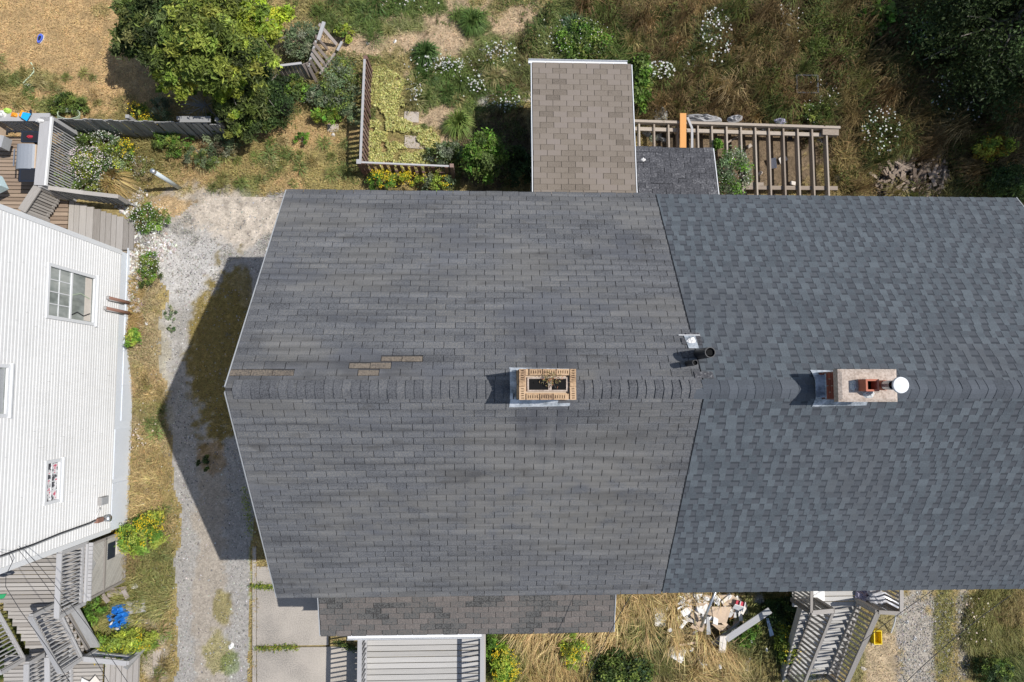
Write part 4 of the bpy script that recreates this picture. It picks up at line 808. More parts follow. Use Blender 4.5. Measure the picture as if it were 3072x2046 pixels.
def shrub(name, label, cat, px, py, rx, ry, h, n, size=.06, asp=.5, cols=LG, flowers=None, clumps=None, group=None, spread=.24, zc=None, fsize=.02):
    p = g3(px, py); zc = h*.45 if zc is None else zc
    p2 = at(px, py, p.z+h*.6); p = Vector((p2.x, p2.y, float(gz(p2.x, p2.y)))); t = thing(name, label, cat, p, group)
    V, c = crown((p.x, p.y, p.z+zc), (rx, ry, h-zc), n, clumps or max(10, int(60*rx*ry/.25)), size, asp, cols, spread)
    npm('foliage', V, 4, M_LEAF, t, col=c)
    ls = []
    for _ in range(5):
        a = random.uniform(0, 2*PI); q = random.uniform(.3, .8); ls.append(([p+Vector((0, 0, -.02)), p+Vector((math.cos(a)*rx*q*.5, math.sin(a)*ry*q*.5, h*.4)), p+Vector((math.cos(a)*rx*q, math.sin(a)*ry*q, h*.75))], .012, .005))
    tubes_joined('stem', ls, M_BARK, t)
    for (fc, k) in (flowers or []):
        a = rng.random(k)*2*PI; q = np.sqrt(rng.random(k)); P = np.stack([p.x+rx*q*np.cos(a), p.y+ry*q*np.sin(a), p.z+zc+(h-zc)*np.sqrt(np.maximum(0, 1-q*q*.85))*1.08+.03], 1)
        if fc is YFL:
            i = rng.integers(0, max(1, k//9), k); P = P[i]+rng.normal(size=(k, 3))*np.array([.05, .05, .03])
        V, c = discs(P, fsize*(.6+.8*rng.random(k)), unit(rng.normal(size=(k, 3))*.35+np.array([0, 0, 1])), pick(fc, k, .08)); npm('flower_head', V, 6, M_PETAL, t, col=c)['kind'] = 'stuff'
    return t
def tree(name, label, p, rx, ry, h, n, cols, zc, trunk=.09, size=.085, asp=.42, clumps=90, cat='tree', lean=(0, 0), spread=.26):
    p = Vector(p); t = thing(name, label, cat, p); top = p+Vector((lean[0], lean[1], h*.8))
    tube('trunk', [p+Vector((0, 0, -.05)), p.lerp(top, .35)+Vector((.05, .03, 0)), p.lerp(top, .7), top], [trunk, trunk*.8, trunk*.5, trunk*.15], M_BARK, t, 9)
    ls = []
    for _ in range(22):
        f = random.uniform(.25, .85); a = random.uniform(0, 2*PI); s = p.lerp(top, f); q = random.uniform(.6, .95); e = Vector((p.x+lean[0]+math.cos(a)*rx*q, p.y+lean[1]+math.sin(a)*ry*q, p.z+zc+random.uniform(-.1, .75)*(h-zc)))
        ls.append(([s, s.lerp(e, .5)+Vector((0, 0, .12)), e], trunk*.32, trunk*.08))
    tubes_joined('limb', ls, M_BARK, t)
    V, c = crown((p.x+lean[0], p.y+lean[1], p.z+zc), (rx, ry, h-zc), n, clumps, size, asp, cols, spread); npm('crown', V, 4, M_LEAF, t, col=c); return t

# trees and big shrubs
def lobed_tree(name, label, base, lobes, trunk, cat='tree'):
    base = Vector(base); t = thing(name, label, cat, base); Vs = []; Cs = []; ls = []
    for (px, py, z, rp, n, cols, size, asp) in lobes:
        c = at(px, py, z); r = .86*rp*(CAMH-z)/FPX; k = max(10, int(34*r*r/.4))
        V, q = crown((c.x, c.y, c.z), (r*random.uniform(.9, 1.15), r*random.uniform(.85, 1.1), r*.75), n, k, size*1.15, asp, cols, .28, shell=.55); Vs.append(V); Cs.append(q)
        ls.append(([base+Vector((0, 0, .3)), base.lerp(c, .5)+Vector((0, 0, .35)), c], trunk*.45, trunk*.1))
        for _ in range(4):
            e = c+Vector((random.gauss(0, .5), random.gauss(0, .5), random.gauss(.1, .15)))*r; ls.append(([c.lerp(base, .3)+Vector((0, 0, .2)), c.lerp(e, .5), e], trunk*.15, trunk*.05))
    tube('trunk', [base+Vector((0, 0, -.05)), base+Vector((.04, .02, .5)), base+Vector((-.05, .04, 1.2)), base+Vector((.02, .0, 1.9))], [trunk, trunk*.85, trunk*.6, trunk*.25], M_BARK, t, 9)
    tubes_joined('limb', ls, M_BARK, t); npm('crown', np.concatenate(Vs), 4, M_LEAF, t, col=np.concatenate(Cs)); return t
LMID = [(0.157, 0.205, 0.043), (0.209, 0.263, 0.051), (0.272, 0.32, 0.065)]; LSPR = [(0.256, 0.323, 0.056), (0.36, 0.405, 0.062), (0.166, 0.239, 0.05)]; LHOT = [(0.413, 0.486, 0.05), (0.33, 0.419, 0.05), (0.234, 0.337, 0.05)]
LDT = [(0.086, 0.119, 0.036), (0.131, 0.165, 0.043), (0.061, 0.09, 0.029), (0.174, 0.209, 0.072)]
p = at(610, 200, 0)
lobed_tree('broadleaf_tree', 'large dense green tree hanging over the dry lawn at the upper left', p, [
 (430, 55, 1.9, 95, 5200, LDT, .125, .3), (520, 20, 2.3, 120, 6500, LDT, .125, .3), (640, 10, 2.5, 120, 6500, LDT+LMID, .12, .3), (400, 130, 1.4, 70, 3000, LDT, .125, .3), (510, 120, 2.5, 110, 6000, LDT+LMID, .115, .32), (610, 120, 2.9, 120, 6500, LMID, .105, .36),
 (560, 215, 2.2, 90, 3800, LMID+LSPR, .09, .45), (500, 215, 1.7, 60, 1700, LSPR+LMID, .085, .5), (650, 215, 2.5, 90, 4200, LMID+LSPR, .09, .45), (730, 170, 2.4, 95, 4600, LMID+LDT, .1, .36), (760, 70, 2.0, 85, 4200, LHOT+LSPR, .08, .55), (830, 60, 1.2, 65, 2400, LHOT, .08, .6), (790, 130, 1.5, 80, 3200, LHOT+LSPR, .075, .6),
 (560, 275, 1.3, 30, 500, LHOT, .07, .6), (612, 265, 1.4, 32, 500, LHOT, .07, .6), (690, 265, 1.7, 60, 1800, LSPR+LHOT, .085, .5), (490, 255, 1.2, 34, 500, LHOT, .07, .6), (455, 150, 1.9, 30, 420, LHOT, .07, .6), (640, 250, 1.9, 45, 900, LHOT, .075, .55), (700, 110, 2.8, 60, 2000, LSPR, .09, .45)], .12)
p = at(705, 335, 0)
lobed_tree('broadleaf_shrub', 'dark green tall shrub below the large tree beside the board fence end', p, [(690, 310, 1.2, 75, 3000, LDT, .11, .35), (745, 290, 1.3, 75, 3000, LDT+LMID, .11, .35), (720, 370, .8, 65, 2200, LDT+LMID, .11, .35), (770, 345, .7, 60, 1700, LDT, .11, .35), (705, 345, 1.3, 30, 420, LHOT, .07, .6), (665, 360, .6, 45, 900, LDT, .1, .35)], .06, 'shrub')
p = at(800, 290, .7); p.z = 0
tree('dark_shrub', 'dark shrub between the large tree and the collapsed picket fence', p, .6, .75, 1.4, 8000, LDK, .5, .05, .08, .4, 45, 'shrub')
p = at(2985, 90, 1.5); p.z = 0
tree('dark_leafy_tree', 'dark leafy tree in the shaded upper right corner', p, 1.9, 1.9, 3.4, 26000, [(.045, .07, .022), (.03, .05, .016), (.065, .095, .03)], 1.0, .12, .1, .4, 120)
p = Vector((16.7, 7.0, 0)); tree('tall_shade_tree', 'tall shade tree just beyond the right edge of the yard', p, 1.9, 1.9, 6.6, 14000, LDK, 3.2, .2, .14, .5, 70)
p = Vector((17.0, 11.0, 0)); tree('tall_shade_tree', 'tall shade tree beyond the upper right corner', p, 2.6, 2.2, 8.4, 24000, LDK, 3.8, .24, .15, .5, 110)
SH = 'shrub'
SPEC = [
 ('leafy_shrub', 'low dark green shrub on the dry lawn above the deck corner', SH, 203, 312, .5, .3, .4, 1500, .09, .35, LG, None),
 ('goldenrod', 'goldenrod with yellow tops behind the board fence', 'plant', 425, 335, .28, .25, .6, 700, .06, .3, LFERN+LG, [(YFL, 130)]),
 ('goldenrod', 'goldenrod leaning over the middle of the board fence', 'plant', 445, 372, .25, .2, .6, 600, .06, .3, LFERN, [(YFL, 80)]),
 ('silvery_bush', 'grey-green feathery bush under the tree beside the fence', SH, 485, 330, .35, .4, .6, 1600, .06, .3, LGG, None),
 ('flowering_shrub', 'pale flowering shrub with pinkish heads beside the grey railing', SH, 265, 490, .65, .45, .7, 4200, .05, .5, LYG+LGG+[(.3, .33, .14)], [(PFL, 380)]),
 ('leafy_shrub', 'green leafy shrub behind the railing of the back deck', SH, 240, 415, .5, .3, .6, 2200, .07, .4, LGG+LG, [(WFL, 40)]),
 ('white_aster', 'white flowering aster clump under the board fence', 'plant', 320, 400, .45, .28, .55, 1800, .05, .4, LGG, [(WFL, 160)]),
 ('leafy_shrub', 'mid green shrub under the right part of the board fence', SH, 520, 425, .55, .35, .5, 2400, .07, .4, LG+LBR, None),
 ('goldenrod', 'goldenrod with an orange-yellow head in the garden bed', 'plant', 385, 448, .28, .22, .6, 800, .06, .3, LFERN+LG, [(YFL, 140)]),
 ('fern', 'bright yellow-green fern by the lower end of the grey railing', 'fern', 178, 545, .35, .25, .5, 900, .09, .25, LFERN, None),
 ('leafy_shrub', 'broad green plant at the lower end of the garden bed', SH, 255, 560, .35, .25, .45, 1000, .07, .4, LG, [(WFL, 30)]),
 ('white_aster', 'white clover patch between the bed and the boardwalk rail', 'plant', 330, 555, .45, .28, .3, 1500, .045, .5, LGG+LPY, [(WFL, 120)]),
 ('white_aster', 'round green clump with small white flowers at the end of the boardwalk', 'plant', 450, 652, .5, .4, .4, 2600, .05, .45, LBR+LG, [(WFL, 130)]),
 ('leafy_shrub', 'green weed clump on the stony bank below the boardwalk', SH, 450, 795, .36, .36, .35, 1500, .05, .45, LBR+LG, [(WFL, 50)]),
 ('leafy_shrub', 'small green weed on the bank beside the white foundation', SH, 440, 855, .22, .2, .25, 600, .05, .45, LBR+LG, None),
 ('leafy_shrub', 'small dark weed at the left edge of the gravel', SH, 505, 938, .16, .2, .2, 450, .05, .4, LGG, None),
 ('leafy_shrub', 'tiny dark weed in the gravel track', SH, 510, 985, .11, .1, .15, 250, .05, .4, LGG, None),
 ('fern', 'lime green fern leaning on the white foundation', 'fern', 398, 1015, .26, .26, .5, 700, .09, .25, LBR+LFERN, None),
 ('fern', 'short green tuft growing in the shaded gravel', 'fern', 610, 1392, .2, .2, .25, 700, .07, .25, LDK+LG, None),
 ('leafy_shrub', 'grey-green bush beside the top of the picket fence', SH, 1020, 250, .5, .75, .8, 4200, .055, .5, LGG+LG, None),
 ('leafy_shrub', 'grey-green bush against the collapsed picket fence', SH, 905, 120, .5, .5, .8, 2600, .06, .45, LGG, None),
 ('leafy_shrub', 'bright green shrub in the dry yard left of the picket shadow', SH, 980, 345, .42, .26, .5, 1700, .06, .5, LBR+LYG, None),
 ('leafy_shrub', 'green plant at the foot of the collapsed fence', SH, 880, 275, .5, .3, .5, 2000, .06, .5, LBR+LG, None),
 ('leafy_shrub', 'small bright green plant alone in the dry grass', SH, 908, 415, .2, .24, .3, 500, .055, .5, LBR, None),
 ('leafy_shrub', 'yellow-green plant at the head of the collapsed fence', SH, 1030, 100, .3, .28, .35, 700, .07, .6, LYG, None),
 ('leafy_shrub', 'tall bright green shrub left of the tan lean-to', SH, 1452, 470, .55, .6, 1.5, 6000, .075, .5, LBR+LG, None),
 ('leafy_shrub', 'dark shrub in the shade against the tan lean-to wall', SH, 1560, 500, .3, .55, 1.0, 3000, .07, .5, LDK, None),
 ('leafy_shrub', 'grey-green shrub right of the yellow ground cover', SH, 1340, 462, .5, .35, .7, 2600, .06, .5, LGG+LG, None),
 ('goldenrod', 'goldenrod below the picket fence corner', 'plant', 1150, 540, .4, .3, .7, 1600, .06, .35, LYG+LBR, [(YFL, 200)]),
 ('goldenrod', 'goldenrod below the middle of the picket fence', 'plant', 1225, 538, .3, .25, .6, 1100, .06, .35, LYG, [(YFL, 120)]),
 ('leafy_shrub', 'pale green leafy shrub at the end of the picket fence', SH, 1310, 545, .5, .25, .6, 1800, .06, .5, LGG+LYG, [(YFL, 40)]),
 ('bindweed', 'bright green broad-leaved plant beside the right edge of the tan roof', 'plant', 1920, 240, .3, .8, .9, 3000, .09, .8, LBR+LG, None),
 ('leafy_shrub', 'green leafy weeds above the white gutter of the tan roof', SH, 1750, 120, .8, .6, .6, 4200, .07, .5, LG+LBR, [(WFL, 60)]),
 ('daisy_clump', 'large clump of white daisies in the brown weeds', 'plant', 2145, 110, .45, .8, .7, 1100, .05, .4, LGG+LG, [(WFL, 110)]),
 ('cow_parsley', 'white umbel flowers beside the right edge of the tan roof', 'plant', 1975, 218, .45, .25, .9, 500, .06, .4, LG, [(WFL, 80)]),
 ('daisy_clump', 'white daisy clump above the scrap wood heap', 'plant', 2640, 395, .55, .75, .7, 1100, .06, .4, LDK+LG, [(WFL, 80)]),
 ('broad_leaved_weed', 'round-leaved bright green weeds near the top edge', 'plant', 2640, 50, .6, .5, .7, 500, .16, .9, LBR+LG, None),
 ('leafy_shrub', 'olive green weed patch in the middle of the dark weeds', SH, 2510, 125, .9, .8, .6, 4000, .09, .25, [(.10, .14, .03), (.14, .17, .04)], None),
 ('leafy_shrub', 'green weeds above the deck frame beam', SH, 2440, 335, .5, .35, .6, 1800, .07, .4, LG, [(WFL, 14)]),
 ('daisy_clump', 'scattered white flowers in the dark weeds at the right', 'plant', 2870, 290, .9, .8, .8, 1500, .06, .4, LDK, [(WFL, 90)]),
 ('daisy_clump', 'scattered white flowers in the weeds near the upper right tree', 'plant', 2770, 120, .5, .6, .8, 700, .06, .4, LDK, [(WFL, 40)]),
 ('yellow_shrub', 'yellowing shrub near the right edge above the blue-grey roof', SH, 2985, 440, .7, .3, .9, 1700, .07, .5, LYG+[(.3, .2, .03)], None),
 ('dark_shrub', 'dark green shrub at the right edge above the roof corner', SH, 3030, 550, .6, .5, 1.2, 4200, .08, .4, LDK, None),
 ('vine', 'pale green vine climbing through the deck frame beside the black roof', 'plant', 2200, 520, .5, .7, .9, 3200, .06, .55, LBR+LGG, [(WFL, 40)]),
 ('leafy_shrub', 'bright green leaf rosette on the deck frame', SH, 2150, 437, .16, .14, .7, 260, .08, .6, LBR, None),
 ('goldenrod', 'goldenrod with bright yellow heads right of the front deck', 'plant', 1515, 1995, .32, .55, .9, 2600, .07, .35, LBR+LFERN, [(YFL, 260)]),
 ('fern', 'green fern against the right railing of the front deck', 'fern', 1480, 1935, .28, .4, .7, 1500, .08, .3, LBR, [(YFL, 30)]),
 ('goldenrod', 'goldenrod with sparse yellow flowers below the porch roof edge', 'plant', 1720, 1950, .35, .45, .8, 1900, .07, .3, LFERN, [(YFL, 120)]),
 ('dark_bush', 'dark green bush at the bottom edge among golden grass', SH, 1865, 2010, .8, .5, .8, 5200, .07, .5, LDK+LG, None),
 ('leafy_shrub', 'dark green weed strip between two tufts of golden grass', SH, 1965, 1915, .2, .4, .4, 1100, .06, .5, LDK+LG, None),
 ('leafy_shrub', 'green weeds beside the broken white trim board', SH, 2240, 1900, .4, .35, .5, 1500, .07, .3, LG+LBR, None),
 ('goldenrod', 'yellow and green goldenrod left of the right front stairs', 'plant', 2365, 1925, .35, .6, .8, 2800, .07, .4, LG+LYG, [(YFL, 110)]),
 ('dark_bush', 'dark drooping bush beside the right front landing', SH, 2350, 1830, .5, .35, .9, 2400, .09, .3, LDK, None),
 ('dark_bush', 'dark green bush in the lower right corner', SH, 2985, 2010, .5, .35, .6, 2200, .07, .4, LDK+LG, None),
 ('fern', 'large bright green fern clump at the corner of the white house', 'fern', 420, 1610, .6, .42, .7, 3600, .10, .22, LFERN+LBR, [(YFL, 90)]),
 ('goldenrod', 'goldenrod with orange-yellow heads above the large fern', 'plant', 460, 1563, .35, .25, .8, 900, .06, .3, LFERN, [(YFL, 200)]),
 ('leafy_shrub', 'dark green grass clump beside the lower left stairs', SH, 275, 1835, .32, .4, .5, 1800, .10, .18, LG+LBR, None),
 ('fern', 'bright yellow-green fern row below the blue tarpaulin', 'fern', 370, 1925, .85, .3, .6, 3600, .10, .22, LFERN+LYG, [(YFL, 90)]),
 ('fern', 'green fern with orange flowers beside the lower boardwalk', 'fern', 335, 1970, .55, .22, .5, 1600, .09, .25, LFERN+LBR, [(YFL, 60)]),
 ('leafy_shrub', 'mixed green shrub in the middle of the garden bed', SH, 335, 470, .6, .45, .6, 3000, .055, .45, LGG+LG+LYG, [(WFL, 60)]),
 ('leafy_shrub', 'pale dry shrub between the garden bed and the grey post', SH, 425, 505, .4, .35, .4, 1500, .05, .4, [(.36, .30, .15), (.25, .27, .1), (.4, .36, .2)], [(WFL, 30)]),
 ('tangled_shrub', 'tangled brownish shrub at the end of the board fence', SH, 665, 425, .5, .35, .6, 2400, .06, .35, LGG+[(.2, .17, .09), (.26, .2, .11)], None),
 ('tangled_shrub', 'dark olive shrub between the board fence end and the dirt patch', SH, 600, 470, .45, .3, .5, 1700, .06, .35, LGG+LG, None),
 ('leafy_shrub', 'pale shrub left of the picket fence top rail', SH, 1050, 335, .28, .4, .6, 1500, .05, .45, LGG, None),
 ('leafy_shrub', 'silvery shrub in front of the collapsed fence', SH, 965, 285, .5, .33, .6, 2200, .055, .45, LGG, None),
 ('leafy_shrub', 'dark green shrub under the collapsed fence rails', SH, 868, 240, .4, .3, .5, 1600, .06, .45, LDK+LG, None),
 ('leafy_shrub', 'dark green shrub at the lower left corner', SH, 20, 1990, .4, .4, .5, 1500, .07, .4, LDK+LG, None),
]
for s in SPEC: shrub(s[0], s[1], s[2], s[3], s[4], s[5], s[6], s[7], s[8], s[9], s[10], s[11], s[12], fsize=.024 if 'daisy' in s[0] or 'parsley' in s[0] else .014)
# dry grass tussocks and light green grass fountain
def tussock(name, label, px, py, r, h, n, cols, bias=(0, 0)):
    p = g3(px, py); t = thing(name, label, 'grass clump', p); a = rng.random(n)*2*PI; q = rng.random(n)**.6
    B = np.stack([p.x+np.cos(a)*.06*q, p.y+np.sin(a)*.06*q, np.full(n, p.z)], 1); d = np.stack([np.cos(a)*q*r+bias[0], np.sin(a)*q*r+bias[1], np.zeros(n)], 1); hh = h*(.6+.5*rng.random(n))
    s = np.stack([-np.sin(a), np.cos(a), np.zeros(n)], 1)*.008; Mi = B+d*.55+np.stack([0*hh, 0*hh, hh], 1); T = B+d*1.1+np.stack([0*hh, 0*hh, hh*.55], 1)
    V = np.stack([B-s, Mi+s, T, Mi-s], 1).reshape(-1, 3); npm('blade', V, 4, M_GRASS, t, col=np.repeat(pick(cols, n), 4, 0))['kind'] = 'stuff'
tussock('grass_clump', 'fountain of light green grass left of the shaded lean-to side', 1375, 375, .45, .4, 500, [(.26, .33, .09), (.2, .28, .07)], (0, -.1))
tussock('grass_clump', 'dry golden grass clump leaning over beside the boardwalk rail', 350, 545, .5, .5, 600, [(.48, .36, .15), (.4, .3, .12)], (.25, -.25))
tussock('grass_clump', 'green grass clump on the lawn near the top edge', 1420, 75, .4, .3, 700, [(.10, .17, .04), (.14, .22, .06)])
tussock('grass_clump', 'dark green grass clump beside the white flowers', 1280, 170, .4, .3, 700, [(.07, .13, .035), (.10, .17, .05)])
tussock('grass_clump', 'blue-green grass clump above the tan roof', 1720, 100, .5, .4, 700, [(.10, .17, .09), (.14, .2, .1)])
# white garden flowers in the middle lawn
for i, (px, py, rx, ry, k, lab) in enumerate(((1330, 205, .75, .22, 150, 'band of small white flowers across the middle lawn'), (1500, 170, .4, .3, 90, 'white flowers right of the middle lawn near the top'), (1430, 260, .3, .3, 50, 'loose white flowers in the green lawn centre'), (1250, 285, .2, .3, 45, 'small white flower cluster beside the yellow creeper'), (1510, 320, .4, .2, 70, 'white flowers on the pale slab left of the tan roof'), (1690, 130, .5, .4, 110, 'white flowers above the tan roof gutter'), (1220, 15, .5, .15, 40, 'white flowers in the dark grass at the top edge'), (2350, 60, .35, .5, 40, 'white flowers near the top edge in brown weeds'), (2080, 195, .5, .35, 40, 'loose white flower heads in brown weeds'), (2470, 280, .35, .35, 24, 'few white flowers left of the grey joists end'), (440, 1290, .3, .5, 26, 'pale dandelion heads along the golden verge'), (2900, 1850, .5, .6, 40, 'pale flower heads in the dark verge at the lower right'))):
    p = g3(px, py); t = thing('wildflowers', lab, 'flowers', p); P = np.stack([p.x+rx*rng.normal(0, .55, k), p.y+ry*rng.normal(0, .55, k), .18+.25*rng.random(k)+p.z], 1)
    V, c = discs(P, .013+.018*rng.random(k), unit(rng.normal(size=(k, 3))*.4+np.array([0, 0, 1])), pick(WFL if i < 10 else [(.5, .42, .33)], k, .1)); npm('flower_head', V, 6, M_PETAL, t, col=c)['kind'] = 'stuff'
    A = np.repeat(P, 1, 0); B = A.copy(); B[:, 2] = p.z; B[:, :2] += rng.normal(0, .03, (k, 2)); s = np.array([.004, 0, 0]); q_ = npm('stem', np.stack([B-s, B+s, A+s, A-s], 1).reshape(-1, 3)-np.array([0, 0, .005]), 4, M_GRASS, t, col=np.tile([[.1, .15, .04]], (k*4, 1))); q_['kind'] = 'stuff'
# yellow-green creeping ground cover inside the picket fence
def carpet(name, polys, n, cols, size, h, asp=.8):
    P = []
    while len(P) < n:
        x = rng.random(4000)*3.2-5.6+1.6+.5; y = rng.random(4000)*3.6+5.4; px, py = topx(x, y); m = np.zeros(4000, bool); nn = (fbm(x, y, 3, 4)-.5)*60
        for q in polys: m |= inpoly(px+nn, py+nn, q) & (fbm(x, y, 2.6, 31) > .36)
        P += [(a, b) for a, b, k in zip(x, y, m) if k]
    P = np.array(P[:n]); z = gz(P[:, 0], P[:, 1])+h*(.2+.8*rng.random(n))*(.5+fbm(P[:, 0], P[:, 1], 6, 1)); Q = np.column_stack([P, z])
    V, c = leaves(Q, size*(.6+.8*rng.random(n)), unit(rng.normal(size=(n, 3))*.5+np.array([0, 0, 1])), asp, pick(cols, n)); o = npm(name, V, 4, M_LEAF, col=c); tag(o, kind='stuff')
carpet('yellow_ground_cover', [[(1095, 210), (1150, 195), (1215, 240), (1215, 330), (1190, 350), (1260, 380), (1275, 400), (1180, 402), (1165, 430), (1240, 450), (1290, 460), (1310, 490), (1090, 485)], [(1260, 400), (1310, 395), (1300, 450), (1265, 440)]], 15000, LPY, .05, .12)

# ------------------------------------------------------------------ grass
def blades(name, n, xr, yr, zone_fn, hmin, hmax, wid, reject, seed, flow=.5, hs=1.0):
    x = xr[0]+rng.random(n)*(xr[1]-xr[0]); y = yr[0]+rng.random(n)*(yr[1]-yr[0]); k = ~reject(x, y); x, y = x[k], y[k]
    c, h, d = zone_fn(x, y); k = (rng.random(len(x)) < d/1.3) & (h >= hmin) & (h < hmax); x, y, c, h = x[k], y[k], c[k], h[k]; m = len(x)
    fl = np.where((y < -4) & (x > -1), -PI*.52+(vnoise(x, y, .6, seed)-.5)*3.2, vnoise(x, y, .55, seed)*4*PI); a = np.where(rng.random(m) < np.where((y < -4), flow, flow*.45), fl+rng.normal(0, .42, m), rng.random(m)*2*PI); hh = h*hs*(.45+.9*rng.random(m)); le = hh*(.55+.6*rng.random(m))
    z0 = gz(x, y); dx_, dy_ = np.cos(a)*le, np.sin(a)*le; w = wid*(.7+.6*rng.random(m))*(.6+h*1.2); sx, sy = -np.sin(a)*w, np.cos(a)*w
    B = np.stack([x, y, z0], 1); Mi = np.stack([x+dx_*.45, y+dy_*.45, z0+hh*.62], 1); T = np.stack([x+dx_, y+dy_, z0+hh*.85], 1); s = np.stack([sx, sy, 0*sx], 1)
    V = np.stack([B, Mi+s, T, Mi-s], 1).reshape(-1, 3); j = 1+rng.normal(0, .3, (m, 1)); cc = np.clip(c*j*1.12*(1+rng.normal(0, .05, (m, 3))), .004, .9)
    g = rng.random(m) < .12; cc[g] = cc[g]*.6+np.array([.07, .1, .02])
    o = npm(name, V, 4, M_GRASS, col=np.repeat(cc, 4, 0)); tag(o, kind='stuff'); return m
def rej(x, y):
    r = (x > -3.75) & (x < 10.7) & (abs(y) < 3.65); r |= (x < -9.4) & (y > -3.6) & (y < 3.6); r |= (x > 1.2) & (x < 5.3) & (y > 3.5) & (y < 5.6) | ((x > 1.2) & (x < 3.4) & (y > 3.5) & (y < 7.7)); r |= (x > -3) & (x < -.1) & (y < -3.6)
    r |= driveway_mask(x, y); px, py = topx(x, y); r |= (np.hypot((px-2738)/112, (py-532)/56) < 1) & (rng.random(len(x)) < .93); r |= (np.hypot((px-2135)/85, (py-1825)/50) < 1) & (rng.random(len(x)) < .88); r |= inpoly(px, py, [(770, 1700), (1090, 1700), (1090, 2110), (770, 2110)]) | inpoly(px, py, [(215, 590), (330, 590), (415, 640), (415, 760), (340, 770), (215, 770)]); return r
zf_ = lambda x, y: field(x, y, ZN, BASE)
blades('lawn_grass', 900000, (-14.2, 15.8), (-8.6, 11.7), zf_, .012, .17, .0085, rej, 2, .35)
blades('meadow_grass', 1100000, (-14.2, 15.8), (-8.6, 11.7), zf_, .17, 1, .005, rej, 5, .72)
blades('driveway_grass', 200000, (-9.9, -4.2), (-8.9, 5.6), lambda x, y: field(x, y, GZN, GRAV), .012, 1, .007, lambda x, y: ~driveway_mask(x, y), 9, .3)
def stones(name, n, xr, yr, keep, size, cols):
    x = xr[0]+rng.random(n)*(xr[1]-xr[0]); y = yr[0]+rng.random(n)*(yr[1]-yr[0]); k = keep(x, y); x, y = x[k], y[k]; m = len(x); s = size*(.5+rng.random(m)**2*1.4)
    d = np.array([(1, 0, 0), (-1, 0, 0), (0, 1, 0), (0, -1, 0), (0, 0, 1), (0, 0, -1)], float); a = rng.random(m)*2*PI; ca, sa = np.cos(a), np.sin(a); sc = .6+.8*rng.random((m, 6))
    D = d[None]*sc[:, :, None]*s[:, None, None]; X = D[..., 0]*ca[:, None]-D[..., 1]*sa[:, None]+(rng.random((m, 6))-.5)*s[:, None]*.5; Y = D[..., 0]*sa[:, None]+D[..., 1]*ca[:, None]+(rng.random((m, 6))-.5)*s[:, None]*.5; Z = D[..., 2]*.6
    V = np.stack([X+x[:, None], Y+y[:, None], Z+(gz(x, y)+.01+s*.1)[:, None]], -1).reshape(-1, 3)
    T = np.array([(0, 2, 4), (2, 1, 4), (1, 3, 4), (3, 0, 4)]); I = (np.arange(m)[:, None, None]*6+T[None]).reshape(-1, 3)
    o = npm(name, V, 3, M_PEB, col=np.repeat(pick(cols, m, .15), 6, 0), idx=I); tag(o, kind='stuff')
GC = [(.31, .30, .28), (.25, .24, .225), (.45, .44, .42), (.15, .145, .14), (.29, .262, .225)]
def kg(x, y):
    px, py = topx(x, y); c, h, d = field(x, y, GZN, GRAV); g = sstep(.36, .44, c[:, 2]/np.maximum(c[:, 0], .01)*.45); return driveway_mask(x+rng.normal(0, .1, len(x)), y+rng.normal(0, .1, len(x))) & (rng.random(len(x)) < .12+.88*g)
stones('gravel_stones', 60000, (-9.9, -4.2), (-8.9, 5.6), kg, .014, GC)
def kb(x, y):
    px, py = topx(x, y, .2); n = (fbm(x, y, 2.2, 3)-.5)*50; return inpoly(px+n, py+n, [(415, 690), (500, 690), (520, 740), (470, 790), (430, 900), (420, 930), (385, 930), (385, 770)]) | inpoly(px+n, py+n, [(300, 520), (430, 560), (440, 700), (350, 620)])
stones('rubble_stones', 9000, (-10.6, -8.0), (1.8, 6.2), kb, .03, [(.5, .48, .45), (.38, .35, .31), (.6, .58, .55), (.25, .22, .19)])
def kt(x, y):
    px, py = topx(x, y); return (px > 2690) & (px < 2910) & (py > 1775) & (rng.random(len(x)) < .5)
stones('track_stones', 9000, (10.5, 13.3), (-8.2, -5), kt, .014, GC)
def kw(x, y):
    px, py = topx(x, y); return ((px > 420) & (px < 560) & (py > 1000) & (rng.random(len(x)) < .15)) | ((px > 420) & (px < 860) & (py > 560) & (py < 700) & (rng.random(len(x)) < .1))
stones('verge_stones', 20000, (-9.4, -5.5), (-8.2, 5.6), kw, .014, GC)
def undergrowth(name, n, xr, yr, zone_fn, hmin, cols, size, asp, scale, thr, seed, hfac=1.0):
    x = xr[0]+rng.random(n)*(xr[1]-xr[0]); y = yr[0]+rng.random(n)*(yr[1]-yr[0]); k = ~rej(x, y) & (fbm(x, y, scale, seed) > thr-.08*rng.random(n)); x, y = x[k], y[k]
    c, h, d = zone_fn(x, y); k = h > hmin; x, y, h, c = x[k], y[k], h[k], c[k]; m = len(x)
    b = np.clip((fbm(x, y, scale, seed)-thr)*5, 0, 1); z = gz(x, y)+.02+h*hfac*b*(.2+.8*rng.random(m)); cc = pick(cols, m, .25)*.8+.25*c
    V, q = leaves(np.stack([x, y, z], 1), size*(.4+1.1*rng.random(m)), unit(rng.normal(size=(m, 3))*.55+np.array([0, 0, 1])), asp, cc); tag(npm(name, V, 4, M_LEAF, col=q), kind='stuff')
undergrowth('weed_undergrowth', 260000, (.5, 15.6), (3.8, 11.7), zf_, .2, [(.11, .16, .035), (.07, .11, .028), (.15, .18, .045), (.2, .14, .06), (.05, .08, .02)], .07, .4, 1.5, .53, 21, 1.7)
undergrowth('lawn_weeds', 150000, (-6.5, 2.0), (4.2, 11.7), zf_, .07, [(.14, .21, .05), (.10, .16, .04), (.18, .24, .06), (.2, .24, .1)], .05, .45, 2.2, .60, 23, .9)
